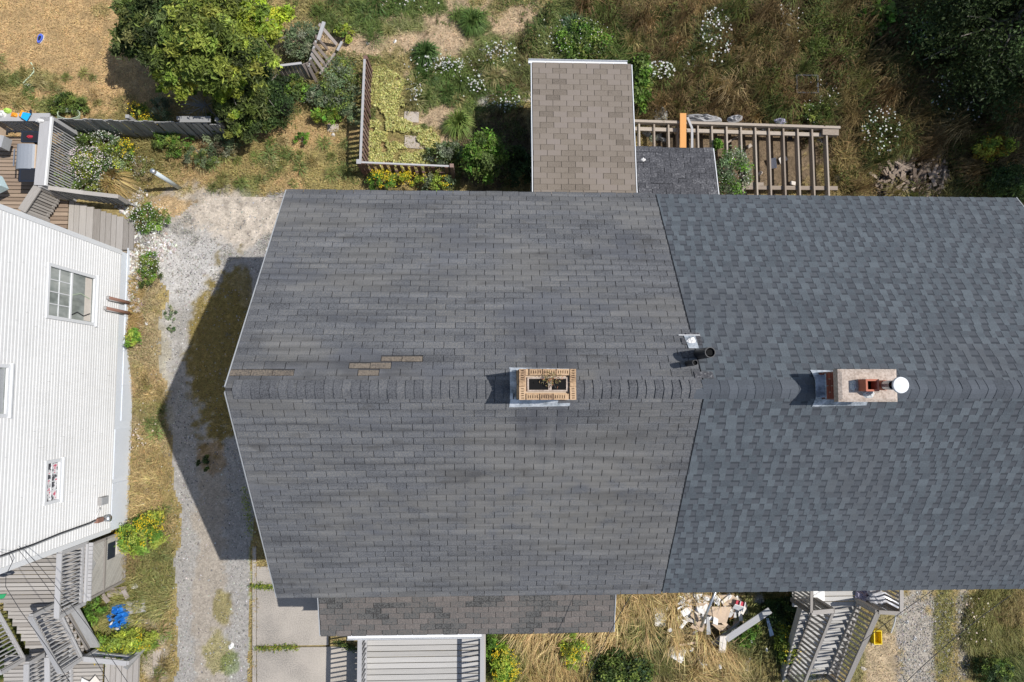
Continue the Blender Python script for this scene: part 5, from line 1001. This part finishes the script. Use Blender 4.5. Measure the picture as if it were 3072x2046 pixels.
undergrowth('verge_weeds', 60000, (-14, -7.5), (-8.4, 7), zf_, .07, [(.17, .22, .06), (.13, .18, .05), (.24, .26, .08)], .045, .4, 2.5, .60, 27, .8)
undergrowth('meadow_weeds', 60000, (-.2, 14.6), (-8.4, -4), zf_, .15, [(.13, .19, .045), (.09, .14, .035), (.2, .23, .05)], .055, .35, 1.8, .60, 25, .8)
def tufts(name, nt, nb, polys, cols, r, h, wid):
    P = []
    while len(P) < nt:
        px, py = random.uniform(0, 3072), random.uniform(0, 2046)
        if any(inpoly(np.array([px]), np.array([py]), q)[0] for q in polys):
            p = at(px, py)
            if not rej(np.array([p.x]), np.array([p.y]))[0]: P.append((p.x, p.y))
    P = np.repeat(np.array(P), nb, 0); m = len(P); ts = np.repeat(.5+rng.random(nt), nb); tc = np.repeat(pick(cols, nt, .2), nb, 0); a = rng.random(m)*2*PI; q = rng.random(m)**.6
    z0 = gz(P[:, 0], P[:, 1]); hh = h*ts*(.5+.6*rng.random(m)); rr = r*ts*q; ca, sa = np.cos(a), np.sin(a); w = wid*(.7+.6*rng.random(m))
    B = np.stack([P[:, 0]+ca*.05*q, P[:, 1]+sa*.05*q, z0], 1); Mi = B+np.stack([ca*rr*.5, sa*rr*.5, hh], 1); T = B+np.stack([ca*rr*1.1, sa*rr*1.1, hh*.6], 1); sd = np.stack([-sa*w, ca*w, 0*w], 1)
    c = np.clip(tc*(1+rng.normal(0, .2, (m, 1))), .004, 1); o = npm(name, np.stack([B-sd, Mi+sd, T, Mi-sd], 1).reshape(-1, 3), 4, M_GRASS, col=np.repeat(c, 4, 0)); tag(o, kind='stuff')
tufts('green_grass_tufts', 85, 90, [[(1100, 0), (1300, 0), (1290, 34), (1090, 50)], [(1370, 30), (1450, 40), (1440, 100), (1370, 100)], [(1240, 200), (1590, 190), (1590, 320), (1240, 320)], [(930, 0), (1080, 0), (1060, 110), (950, 80)], [(1600, 60), (1720, 20), (1720, 190), (1610, 180)], [(1120, 90), (1170, 90), (1160, 170), (1130, 170)], [(1420, 150), (1530, 150), (1530, 200), (1420, 200)]], [(.11, .18, .045), (.08, .14, .035), (.16, .22, .06), (.3, .27, .12)], .28, .22, .006)
tufts('yard_grass_tufts', 110, 80, [[(0, 180), (280, 220), (300, 320), (0, 330)], [(560, 480), (840, 420), (1060, 420), (1070, 560), (640, 570)], [(420, 1000), (520, 1100), (520, 2040), (440, 2040)], [(300, 1780), (440, 1760), (450, 1900), (320, 1920)]], [(.17, .22, .06), (.24, .24, .08), (.40, .32, .15), (.2, .25, .08)], .2, .16, .0055)
tufts('tall_weed_tufts', 330, 90, [[(1640, 0), (3072, 0), (3072, 590), (2540, 590), (2520, 370), (1910, 350), (1890, 190)]], [(.30, .22, .10), (.36, .27, .12), (.25, .18, .08), (.11, .14, .04), (.2, .14, .06), (.16, .11, .05), (.15, .17, .05)], .42, .55, .006)
# weeds in the walkway joints
def weedline(label, pts, n, cols):
    t = thing('walkway_weeds', label, 'weeds', g3(*pts[0])); P = []
    for i in range(n):
        f = random.random()*(len(pts)-1); k = int(f); a = g3(*pts[k], .06).lerp(g3(*pts[k+1], .06), f-k); P.append((a.x+random.gauss(0, .06), a.y+random.gauss(0, .04), a.z+random.random()*.07))
    P = np.array(P); V, c = leaves(P, .04+.04*rng.random(n), unit(rng.normal(size=(n, 3))*.6+np.array([0, 0, 1])), .3, pick(cols, n)); npm('leaf_tuft', V, 4, M_LEAF, t, col=c)
weedline('green and yellow weeds in the joint across the concrete walkway', [(775, 1942), (895, 1938)], 500, LYG+LG+[(.4, .28, .1)])
weedline('weeds beside the kerb at the top of the concrete walkway', [(760, 1755), (825, 1760)], 350, LYG+LG)
weedline('weeds along the shaded front edge under the porch gutter', [(1010, 1925), (1075, 1945)], 350, LG+LDK)
weedline('moss and weeds along the roof-shaded wall base', [(735, 1460), (758, 1600)], 200, LYG)

# ------------------------------------------------------------------ things lying about
def lie(px, py, z=.0): return g3(px, py, z)
sh = thing('shoe', 'blue foam clog lying alone on the dry lawn', 'shoe', lie(123, 118))
def sole(L, w, z0, z1, m, nm, k=16, f=1.0):
    c = sh.location; V = []
    for z in (z0, z1):
        for j in range(k):
            a = 2*PI*j/k; u = math.cos(a); v = math.sin(a)*(.5+.12*u)*w; x = u*L/2; V.append((c.x+.3*x-.95*v, c.y+.95*x+.3*v, c.z+z))
    return pym(nm, V, [tuple(range(k-1, -1, -1)), tuple(range(k, 2*k))]+[(j, (j+1) % k, k+(j+1) % k, k+j) for j in range(k)], m, sh)
sole(.29, .13, .0, .03, M_WTRIM, 'sole'); sole(.27, .12, .031, .07, M_SHOE, 'upper'); sole(.15, .07, .0705, .078, M_NAVY, 'opening')
def hose(name, label, px, z, r=.016, m=M_HOSE):
    P = [g3(*q, z) for q in px]; o = tube(name, P, r, m, None, 7); return tag(o, label, 'hose')
hose('garden_hose', 'pale green garden hose curving over the dry lawn', [(96, 190), (104, 205), (105, 218), (95, 230), (82, 242), (73, 252)], .05)
hose('garden_hose', 'pale green hose arching behind the back deck railing', [(-5, 320), (15, 316), (35, 316), (52, 322), (62, 332)], .9)
co = thing('hose_coil', 'coiled pale green hose lying behind the board fence', 'hose', lie(205, 350))
for k in range(5): tube('coil', [at(206+34*math.cos(a), 350+15*math.sin(a)-k*2.4, .12+k*.03) for a in np.linspace(0, 2*PI, 22)], .010, M_HOSE, co, 6)
bq = thing('barbecue_grill', 'barbecue grill with a silver lid and black side shelves on the back deck', 'grill', at(70, 470, .75))
p = at(66, 465, 1.65); L_ = at(36, 465, 1.65).x, at(97, 465, 1.65).x; Y_ = at(66, 502, 1.65).y, at(66, 427, 1.65).y
V = []; k = 8
for y in (Y_[0], Y_[1]):
    for i in range(k+1): a = PI*i/k; V.append(((L_[0]+L_[1])/2-math.cos(a)*(L_[1]-L_[0])/2, y, 1.45+.12*math.sin(a)**.6))
pym('lid', V, [(i, i+1, k+2+i, k+1+i) for i in range(k)]+[tuple(range(k, -1, -1)), tuple(range(k+1, 2*k+2))], M_SILVER, bq)
cxm = (L_[0]+L_[1])/2
box('firebox', M_BLACK, (cxm, (Y_[0]+Y_[1])/2, .95), L_[1]-L_[0], Y_[1]-Y_[0], .5, bq); box('cabinet', M_BLACK, (cxm, (Y_[0]+Y_[1])/2, .76), .42, .55, .19, bq)
for (y0, y1) in ((545, 504), (426, 393)):
    a, b = at(66, y0, 1.55).y, at(66, y1, 1.55).y; box('side_shelf', M_NAVY, (cxm+.1, (a+b)/2, 1.5), .44, b-a, .05, bq); box('shelf_tray', M_BLACK, (cxm+.1, (a+b)/2, 1.551), .34, (b-a)*.75, .008, bq)
    for x in (cxm-.05, cxm+.25): box('leg', M_BLACK, (x, (a+b)/2, .76), .04, .04, .74, bq)
bar('handle', M_STEEL, (L_[0]-.05, Y_[0]+.08, 1.5), (L_[0]-.05, Y_[1]-.12, 1.5), .025, .025, bq)
bar('lid_band', M_CARD, (L_[1]-.012, Y_[0]+.005, 1.5), (L_[1]-.012, Y_[1]-.005, 1.5), .03, .05, bq)
tag(crumple('grill_brush', M_RED, (cxm+.1, at(66, 410, 1.56).y, 1.56), .08, .04, .04, None, 8), 'small red and blue cleaning pad lying on the grill shelf', 'cleaning pad')
tag(box('grey_bin', M_GREY, at(8, 432, 1.1), .42, .3, .3, None, -.2), 'grey plastic bin left of the grill', 'bin')
tag(box('cardboard_box', M_CARD, at(2, 398, 1.2), .26, .5, .25, None, -.05), 'brown cardboard box at the left edge of the back deck', 'box')
tag(box('plastic_cooler', M_TEAL, at(-6, 560, 1.2), .42, .36, .3, None, .5), 'pale teal cooler at the edge of the back deck', 'cooler')
ty = thing('beach_toy', 'blue and orange plastic toy lying on the deck railing', 'toy', at(76, 348, 1.75))
slab('blade', M_CYAN, [at(68, 336, 1.86), at(92, 341, 1.84), at(80, 363, 1.80), at(62, 352, 1.82)], .03, ty); slab('handle', M_OPL, [at(64, 329, 1.84), at(73, 333, 1.84), at(64, 353, 1.80), at(56, 346, 1.80)], .03, ty)
slab('tip', M_NAVY, [at(86, 333, 1.82), at(94, 328, 1.82), at(95, 341, 1.8), at(90, 340, 1.8)], .02, ty)
tag(crumple('lime_ball', M_LIME, at(24, 333, 1.72), .09, .07, .1, None, 2, sharp=.05), 'lime green toy ball on the deck railing', 'toy'); tag(crumple('yellow_toy', M_OPL, at(43, 345, 1.72), .09, .06, .05, None, 3), 'yellow and orange crumpled toy beside the lime ball', 'toy'); tag(crumple('white_bag', M_PAPER, at(5, 342, 1.72), .14, .1, .1, None, 4), 'white bag on the deck railing at the left edge', 'bag')
tag(crumple('white_rag', M_PAPER, at(118, 362, 1.74), .1, .05, .04, None, 6), 'white rag on the corner of the deck railing', 'rag')
tag(crumple('white_tuft', M_PAPER, lie(82, 258), .09, .06, .04, None, 5), 'white scrap at the end of the garden hose', 'scrap')
# blue tarp bundle
tb = thing('blue_tarpaulin', 'crumpled bright blue tarpaulin bundle in the grass beside the lower stairs', 'tarpaulin', lie(360, 1848))
for i, (px, py, rx, ry, h) in enumerate(((358, 1825, .2, .16, .25), (340, 1848, .16, .15, .2), (372, 1842, .22, .2, .3), (362, 1866, .22, .2, .25), (345, 1870, .13, .14, .18), (380, 1860, .16, .13, .22), (364, 1885, .17, .13, .18))): crumple('fold', M_BLUE, lie(px, py), rx, ry, h, tb, 30+i, 9, .4*i)
for i, (px, py) in enumerate(((358, 1842), (350, 1860), (374, 1855), (366, 1876))): crumple('tie', M_PAPER if i % 2 else M_NAVY, lie(px, py, .25), .06, .025, .05, tb, 50+i, 8, i)
for i, (px, py, lab) in enumerate(((404, 1758, 'white crumpled bag beside the lattice skirt'), (695, 1937, 'white crumpled paper on the gravel driveway'), (1000, 405, 'white stone in the dry grass left of the picket fence'), (1103, 130, 'white scrap on the dry lawn near the top'), (1185, 125, 'small white scrap on the dry lawn near the top edge'), (462, 975, 'white stone on the verge beside the white house'), (2590, 2005, 'dirty white bottle lying beside the right stairs'), (2720, 1865, 'white scrap at the edge of the stony track'), (2745, 1915, 'small white scrap on the stony track'), (2617, 1933, 'crushed red and white carton by the right stairs'), (2230, 1800, 'wrinkled white sheet at the right end of the rubbish heap'))):
    tag(crumple('litter', M_PAPER2 if i in (6, 9) else M_PAPER, lie(px, py), .1 if i in (0, 1, 6) else .055, .07 if i in (0, 1) else .045, .05, None, 70+i, 10, i), lab, 'litter')
tag(crumple('black_bag', M_NAVY, at(12, 1718, 1.7), .25, .1, .08, None, 9), 'black bag on the porch floor below the white house corner', 'bag')
tag(slab('green_mat', plain('green_mat_rubber', (.03, .30, .12)), [at(-20, 1785, 1.75), at(18, 1782, 1.75), (at(10, 1795, 1.75)), at(-20, 1800, 1.75)], .03), 'green mat at the left edge of the side porch', 'mat')
tag(slab('yellow_board', M_PAPER2, [at(268, 2046, .62), at(285, 2027, .62), at(300, 2046, .62), at(290, 2075, .62)], .02), 'cream board piece at the bottom edge of the lower boardwalk', 'board'); tag(slab('white_board_piece', M_PAPER, [at(242, 2050, .6), at(245, 2034, .6), at(268, 2046, .6), at(262, 2070, .6)], .02), 'white board piece at the bottom edge beside the cream one', 'board')
for i, (a, b) in enumerate((((325, 1770), (385, 1762)), ((330, 1782), (372, 1772)), ((378, 1765), (392, 1790)), ((318, 1778), (336, 1800)))):
    tag(bar('old_plank', M_OLDP, lie(*a, .08+.03*i), lie(*b, .08+.03*i), .11, .035), ['upper old plank lying below the lattice skirt', 'lower old plank lying below the lattice skirt', 'short old plank angled at the right of the plank heap', 'short old plank angled at the left of the plank heap'][i], 'plank', 'old planks below the lattice skirt')
tag(box('dark_doormat', M_PVC, lie(412, 1818, .05), .5, .32, .03, None, .1), 'dark flat mat in the grass right of the blue tarpaulin', 'mat'); tag(box('dark_strip', M_PVC, lie(420, 1862, .05), .55, .1, .03, None, .02), 'dark flat strip in the grass below the dark mat', 'strip')
# rubbish at the lower right
bx = thing('white_carton', 'white closed carton standing alone in the golden grass', 'box', lie(1972, 1843)); box('carton', M_PAPER, lie(1974, 1850, .01), .29, .34, .22, bx, -.06); slab('flap', M_PAPER2, [at(1957, 1822, .28), at(1986, 1824, .28), at(1986, 1841, .245), at(1955, 1838, .245)], .006, bx)
DB = [  # corners in photo, height, material, label, category
 ([(2135, 1820), (2195, 1820), (2180, 1868), (2142, 1870)], .42, M_CARD, 'large tan cardboard sheet in the middle of the rubbish heap', 'cardboard'),
 ([(2155, 1782), (2200, 1785), (2225, 1812), (2170, 1818)], .38, M_CARD, 'tan cardboard sheet at the roof edge of the rubbish heap', 'cardboard'),
 ([(2085, 1862), (2120, 1866), (2108, 1896), (2070, 1882)], .3, M_CARD, 'tan cardboard triangle at the lower left of the rubbish heap', 'cardboard'),
 ([(2134, 1872), (2178, 1876), (2180, 1896), (2160, 1893)], .28, M_CARD, 'torn cardboard at the bottom of the rubbish heap', 'cardboard'),
 ([(2033, 1784), (2075, 1790), (2060, 1802), (2040, 1796)], .3, M_CARD, 'small cardboard piece at the left end of the rubbish heap', 'cardboard'),
 ([(2070, 1808), (2120, 1810), (2110, 1818), (2070, 1816)], .4, M_CARD, 'narrow tan board across the rubbish heap', 'board'),
 ([(2090, 1820), (2118, 1830), (2112, 1844), (2086, 1832)], .42, M_PAPER, 'white tile panel left of the metal pole', 'panel'),
 ([(2120, 1850), (2127, 1850), (2132, 1903), (2120, 1904)], .4, M_PAPER, 'long white board below the metal pole', 'board'),
 ([(2085, 1892), (2095, 1893), (2080, 1905), (2073, 1902)], .3, M_PAPER2, 'short white board at the foot of the rubbish heap', 'board'),
 ([(2060, 1780), (2110, 1782), (2095, 1800), (2080, 1798)], .38, M_PAPER, 'white sheet below the roof edge', 'sheet'),
 ([(2195, 1850), (2205, 1828), (2200, 1855), (2188, 1860)], .36, M_ORA, 'yellowish wood strip right of the large cardboard', 'wood strip'),
 ([(2190, 1880), (2225, 1866), (2228, 1872), (2196, 1888)], .3, M_CARD, 'rolled tan board beside the broken white trim', 'board'),
 ([(2234, 1972), (2252, 1974), (2246, 2014), (2230, 2012)], .2, M_PAPER2, 'pale slab standing in the weeds near the bottom edge', 'slab'),
 ([(2298, 1855), (2306, 1855), (2322, 1905), (2310, 1910)], .35, M_STEEL, 'clear corrugated strip in the weeds right of the trim board', 'strip'),
]
for (c, z, m, lab, cat) in DB: tag(slab({'cardboard': 'cardboard_sheet', 'board': 'scrap_board', 'panel': 'loose_tile', 'sheet': 'thin_sheet', 'wood strip': 'wood_strip', 'slab': 'pale_slab', 'strip': 'clear_strip'}[cat], m, [at(*q, z+random.uniform(-.05, .05)) if False else at(*q, z+.03*((i*7) % 3-1)) for i, q in enumerate(c)], .012), lab, cat)
for i in range(34):
    px, py = random.uniform(2035, 2130), random.uniform(1784, 1822); a = random.uniform(0, PI); l = random.uniform(12, 30); z = random.uniform(.2, .42)
    tag(bar('wood_splinter', random.choice((M_PAPER, M_PAPER2, M_CARD, M_PAPER)), at(px, py, z), at(px+l*math.cos(a), py+l*math.sin(a)*.7, z+random.uniform(-.1, .1)), random.uniform(.02, .06), .015), 'pale splinter of broken board at the left of the rubbish heap', 'scrap', 'broken splinters in the rubbish heap')
for i, ((a, b), lab) in enumerate(zip((((2040, 1798), (2052, 1838)), ((2050, 1836), (2040, 1852)), ((2000, 1830), (2010, 1802)), ((2020, 1905), (2012, 1902)), ((2032, 1862), (2036, 1848))), ('thin pale stick left of the rubbish heap', 'thin bent stick below the left of the rubbish heap', 'pale torn strip right of the white carton', 'tiny white stick in the golden grass', 'short pale stick in the golden grass'))): tag(bar('stick', M_PAPER2, at(*a, .3), at(*b, .25), .03, .012), lab, 'stick', 'thin sticks left of the heap')
for i, (px, py, r, lab) in enumerate(((2010, 1890, .07, 'small white scrap below the white carton'), (2075, 1948, .06, 'small white scrap beside the long wooden stick'), (2160, 2000, .06, 'white scrap right of the blue and white packet'), (2255, 1925, .05, 'white scrap right of the bent trim end'), (2050, 1800, .09, 'white crumpled sheet at the left end of the rubbish heap'), (2150, 1800, .14, 'white crumpled plastic beside the metal pole'), (2118, 1795, .1, 'white crumpled paper left of the metal pole'), (2186, 1790, .1, 'white crumpled paper at the roof edge over the cardboard'), (2300, 1950, .05, 'white scrap in the weeds near the yellow goldenrod'))): tag(crumple('paper_scrap', M_PAPER, at(px, py, .36), r, r*.7, r*.5, None, 120+i, 9, i), lab, 'litter')
tag(bar('wood_stick', M_CARD, at(2030, 1936, .25), at(2096, 1926, .25), .055, .03), 'long flat wooden stick lying above the white foam block', 'stick')
for i in range(44):
    px, py = random.uniform(2045, 2240), random.uniform(1782, 1868); a = random.uniform(0, PI); l = random.uniform(18, 44); z = random.uniform(.15, .40); k = (0, 0, 1, 2, 0)[i % 5]
    tag(bar('broken_board', (M_PAPER, M_CARD, M_PAPER2)[k], at(px, py, z), at(px+l*math.cos(a), py+l*math.sin(a)*.7, z+random.uniform(-.08, .12)), random.uniform(.07, .17), .014), ('white broken board among the rubbish heap under the roof edge', 'tan broken board among the rubbish heap under the roof edge', 'cream broken board among the rubbish heap under the roof edge')[k], 'scrap', ('white boards in the rubbish heap', 'tan boards in the rubbish heap', 'cream boards in the rubbish heap')[k])
rb = thing('red_box', 'white box with a red interior on the rubbish heap', 'box', at(2220, 1822, .3)); slab('side', M_PAPER, [at(2205, 1814, .55), at(2232, 1822, .55), at(2226, 1836, .4), at(2198, 1824, .4)], .02, rb); slab('inside', M_RED, [at(2210, 1800, .5), at(2236, 1808, .5), at(2231, 1820, .5), at(2207, 1813, .5)], .02, rb); bar('divider', M_PAPER, at(2222, 1803, .53), at(2218, 1817, .53), .02, .05, rb); bar('rim', M_PAPER, at(2236, 1806, .53), at(2228, 1836, .5), .02, .05, rb)
tag(tube('metal_pole', [at(2148, 1770, 1.1), at(2103, 1880, .45)], .035, M_STEEL, None, 10), 'shiny metal pole leaning across the rubbish heap', 'pole')
tr = thing('broken_trim', 'long broken white trim board with a bent end lying in the weeds', 'trim board', at(2200, 1900, .3))
bar('long_board', M_RAIL, at(2310, 1830, .75), at(2178, 1918, .45), .17, .03, tr); bar('bent_end', M_PAPER2, at(2170, 1908, .47), at(2166, 1958, .3), .18, .03, tr); bar('loose_board', M_FEN, at(2225, 1870, .3), at(2140, 1932, .2), .17, .03, tr)
fb_ = thing('foam_block', 'white foam packing block with a grey hollow lying in the golden grass', 'foam block', lie(2032, 1960)); slab('block', M_PAPER, [at(2015, 1932, .22), at(2059, 1952, .22), at(2044, 1990, .22), at(2000, 1965, .22)], .18, fb_); crumple('hollow', M_ROCK, at(2027, 1957, .21), .12, .08, .015, fb_, 14)
for i, (px, py) in enumerate(((2020, 1940), (2048, 1962), (2012, 1960), (2040, 1980))): crumple('torn_edge', M_PAPER, at(px, py, .20), .1, .05, .05, fb_, 20+i, 8, i)
wb = thing('white_packet', 'white and blue plastic packet crumpled in the golden grass', 'packet', lie(2115, 1985)); slab('packet', M_PAPER, [at(2094, 1976, .14), at(2128, 1962, .17), at(2137, 1980, .16), at(2113, 2004, .14)], .06, wb); slab('blue_print', M_CYAN, [at(2104, 1971, .165), at(2122, 1965, .185), at(2121, 1970, .185), at(2106, 1976, .165)], .008, wb); crumple('crease', M_PAPER, at(2112, 1982, .145), .12, .1, .05, wb, 21, 9)
tag(crumple('grey_bag', M_GREY, at(2272, 1792, .1), .2, .2, .25, None, 33, 11), 'grey rubbish bag at the right end of the rubbish heap', 'bag')
tag(crumple('lilac_cloth', M_LILAC, at(2595, 1786, 1.7), .25, .16, .14, None, 35, 13), 'lilac crumpled cloth on the right front landing', 'cloth')
tag(crumple('clear_plastic_sheet', M_CLEAR, at(2645, 1805, 1.9), .45, .2, .1, None, 36, 12, -.45), 'clear plastic sheet draped over the landing railing', 'plastic sheet')
tag(box('square_board', M_PAPER, at(2455, 1785, 1.7), .28, .26, .04), 'square white board leaning on the left of the right landing', 'panel')
tag(crumple('red_cushion', M_RED, at(2620, 1777, 1.8), .1, .06, .06, None, 37), 'red cushion under the roof edge on the landing', 'cushion')
bu = thing('yellow_tub', 'bright yellow plastic tub beside the right front stairs', 'tub', lie(2622, 1905)); p = lie(2622, 1905)
for k, (a, b, c_, d, e, f_) in enumerate(((-.1, 0, .02, .36, .2, 0), (.1, 0, .02, .36, .2, 0), (0, .17, .2, .02, .2, 0), (0, -.17, .2, .02, .2, 0))): box('side', M_YEL, p+Vector((a, b, 0)), c_, d, e, bu)
box('base', M_YEL, p, .19, .33, .05, bu)
tag(tube('white_hose', [at(2687, 1842, 1.0), at(2685, 1860, .6), at(2680, 1878, .2), at(2673, 1898, .05)], .02, M_WTRIM, None, 7), 'white plastic hose hanging from the landing corner', 'hose')
# things around the deck frame
tag(crumple('rolled_insulation', M_RAIL, at(2110, 356, .35), .55, .12, .16, None, 41, 14, -.05, .12), 'long pale rolled tarp lying against the deck frame beam', 'roll'); tag(crumple('rolled_insulation', M_RAIL, at(2205, 357, .35), .22, .11, .16, None, 42, 10, .15, .15), 'short pale rolled tarp at the right of the long one', 'roll')
tag(crumple('boulder', M_ROCK, lie(1980, 345), .26, .3, .3, None, 43, 9, .2, .2), 'grey boulder between the tan roof and the deck frame', 'boulder'); tag(crumple('striped_rag', M_LILAC, at(2338, 363, .45), .2, .08, .08, None, 44), 'crumpled striped rag on the deck frame beam', 'rag')
for i, (c, m, lab) in enumerate((([(2300, 478), (2328, 472), (2331, 503), (2312, 506)], M_PAPER, 'white panel lying under the deck frame'), ([(2336, 476), (2352, 462), (2365, 478), (2342, 492)], M_PAPER2, 'pale torn panel right of the white one'), ([(2240, 438), (2252, 430), (2258, 438), (2245, 446)], M_STONE, 'pale flat stone under the deck frame joists'), ([(2372, 542), (2388, 545), (2386, 556), (2370, 552)], M_PAPER2, 'small pale block near the lower ledger'))): tag(slab('debris_panel', m, [at(*q, .08) for q in c], .03), lab, 'debris')
tag(bar('loose_stick', M_JOI, at(2182, 428, .15), at(2216, 408, .15), .05, .03), 'pale loose stick under the deck frame', 'stick')
for i, (px, py, m, r) in enumerate(((1940, 400, M_GREY, .14), (1975, 410, M_ROCK, .12), (1955, 415, M_HOSE, .1), (1990, 420, M_GREY, .1), (2370, 415, M_NAVY, .09), (2290, 395, M_ROCK, .12), (2225, 520, M_NAVY, .1), (2280, 520, M_PAPER2, .08), (2510, 535, M_ROCK, .12), (2455, 420, M_ROCK, .12))):
    tag(crumple('yard_junk', m, lie(px, py), r, r*.7, r*.8, None, 90+i, 9, i), ['grey tub by the deck frame near the tan roof', 'grey lump between the first joists', 'green tangle between the first joists', 'small grey pot beside the orange plank', 'blue bag under the joists on the right', 'grey stone under the middle joists', 'dark bag beside the vine', 'pale lump near the vine', 'grey stone right of the deck frame', 'grey stone under the last joists'][i], 'junk')
dbn = thing('black_crate', 'black open crate half hidden in the brown weeds', 'crate', lie(2405, 263)); q = lie(2405, 268)
for (a, b, sx, sy) in ((0, .25, .6, .04), (0, -.25, .6, .04), (-.3, 0, .04, .5), (.3, 0, .04, .5)): box('side', M_BLACK, q+Vector((a, b, 0)), sx, sy, .35, dbn)
box('base', M_BLACK, q, .58, .48, .04, dbn)
# heap of scrap wood
for i in range(150):
    a = random.uniform(0, 2*PI); r = math.sqrt(random.random()); px = 2738+118*r*math.cos(a); py = 535+58*r*math.sin(a); h = .06+.42*(1-r*r)*random.uniform(.5, 1)
    l = random.uniform(.2, .62); an = random.gauss(.9, .6) if random.random() < .5 else random.uniform(0, PI); d = Vector((math.cos(an), math.sin(an), random.uniform(-.25, .25)))*l/2; c = at(px, py, h)
    tag(bar('scrap_board', M_SCR, c-d, c+d, random.choice((.04, .055, .08, .09)), random.choice((.02, .03, .045)), None, (random.uniform(-.3, .3), random.uniform(-.3, .3), 1)), 'grey-brown scrap board tossed in the heap of scrap wood behind the right row house', 'scrap board', 'boards in the scrap wood heap')
# dead branches under the big tree
db = thing('dead_branches', 'bare grey dead branches under the tree beside the fence', 'branches', lie(590, 335)); ls = []
for i in range(26):
    a = random.uniform(PI*.55, PI*1.25) if i % 3 else random.uniform(0, 2*PI); l = random.uniform(.3, .75); s = at(612, 318, .9); e = s+Vector((math.cos(a)*l, math.sin(a)*l*.8, random.uniform(-.3, .25))); ls.append(([s, s.lerp(e, .5)+Vector((random.gauss(0, .05), random.gauss(0, .05), .05)), e], .010, .004))
ls.append(([at(650, 360, .0), at(632, 330, .6), at(612, 305, 1.0)], .03, .02)); tubes_joined('twig', ls, M_FEN, db)
# sprig growing in the open chimney
sp = thing('chimney_weed', 'dry weed growing out of the open buff brick chimney', 'weed', (.95, .16, 8.4)); P = np.stack([.93+rng.normal(0, .07, 160), .15+rng.normal(0, .05, 160), 8.47+.08*rng.random(160)], 1)
V, c = leaves(P, .03+.03*rng.random(160), unit(rng.normal(size=(160, 3))+np.array([0, 0, .6])), .25, pick([(.42, .33, .16), (.3, .27, .1), (.45, .2, .1), (.2, .2, .08)], 160)); npm('leaf_tuft', V, 4, M_LEAF, sp, col=c)
tubes_joined('stem', [([(.95, .16, 8.3), (.95+.02*i-.06, .13, 8.45), (.93+.05*i-.12, .10-.02*i, 8.49)], .004, .002) for i in range(5)], M_BARK, sp, 4)
# overhead cables
def wire(label, pts, r=.011): tag(tube('power_cable', pts, r, M_WIRE, None, 5), label, 'cable')
def sag(a, b, d, n=14): return [a.lerp(b, i/n)-Vector((0, 0, d*4*(i/n)*(1-i/n))) for i in range(n+1)]
wire('black cable crossing the lower right yard from the roof edge to the bottom', sag(at(3032, 1786, 4.6), at(2690, 2075, 5.2), .1), .007)
wire('thin black cable crossing the right front stairs', sag(at(2800, 1770, 4.7), at(2410, 2075, 5.0), .1), .006)
wire('cable running down over the golden grass beside the porch roof', sag(at(1895, 1782, 4.8), at(1760, 2040, 4.2), .1), .007)
for i in range(2): wire(['left cable fanning out from the white house across the lower left porch', 'right cable fanning out from the white house across the lower left porch'][i], sag(at(52+18*i, 1645, 4.6), at(345+60*i, 2080, 5.6), .1), .005)
wire('cable curling down from the white house corner across the lower left stairs', [at(0, 1655, 5.0), at(28, 1662, 4.9), at(38, 1685, 4.8), at(18, 1725, 4.7), at(17, 1760, 4.7), at(60, 1830, 4.7), at(140, 1940, 4.8), at(225, 2070, 5.0)], .006)
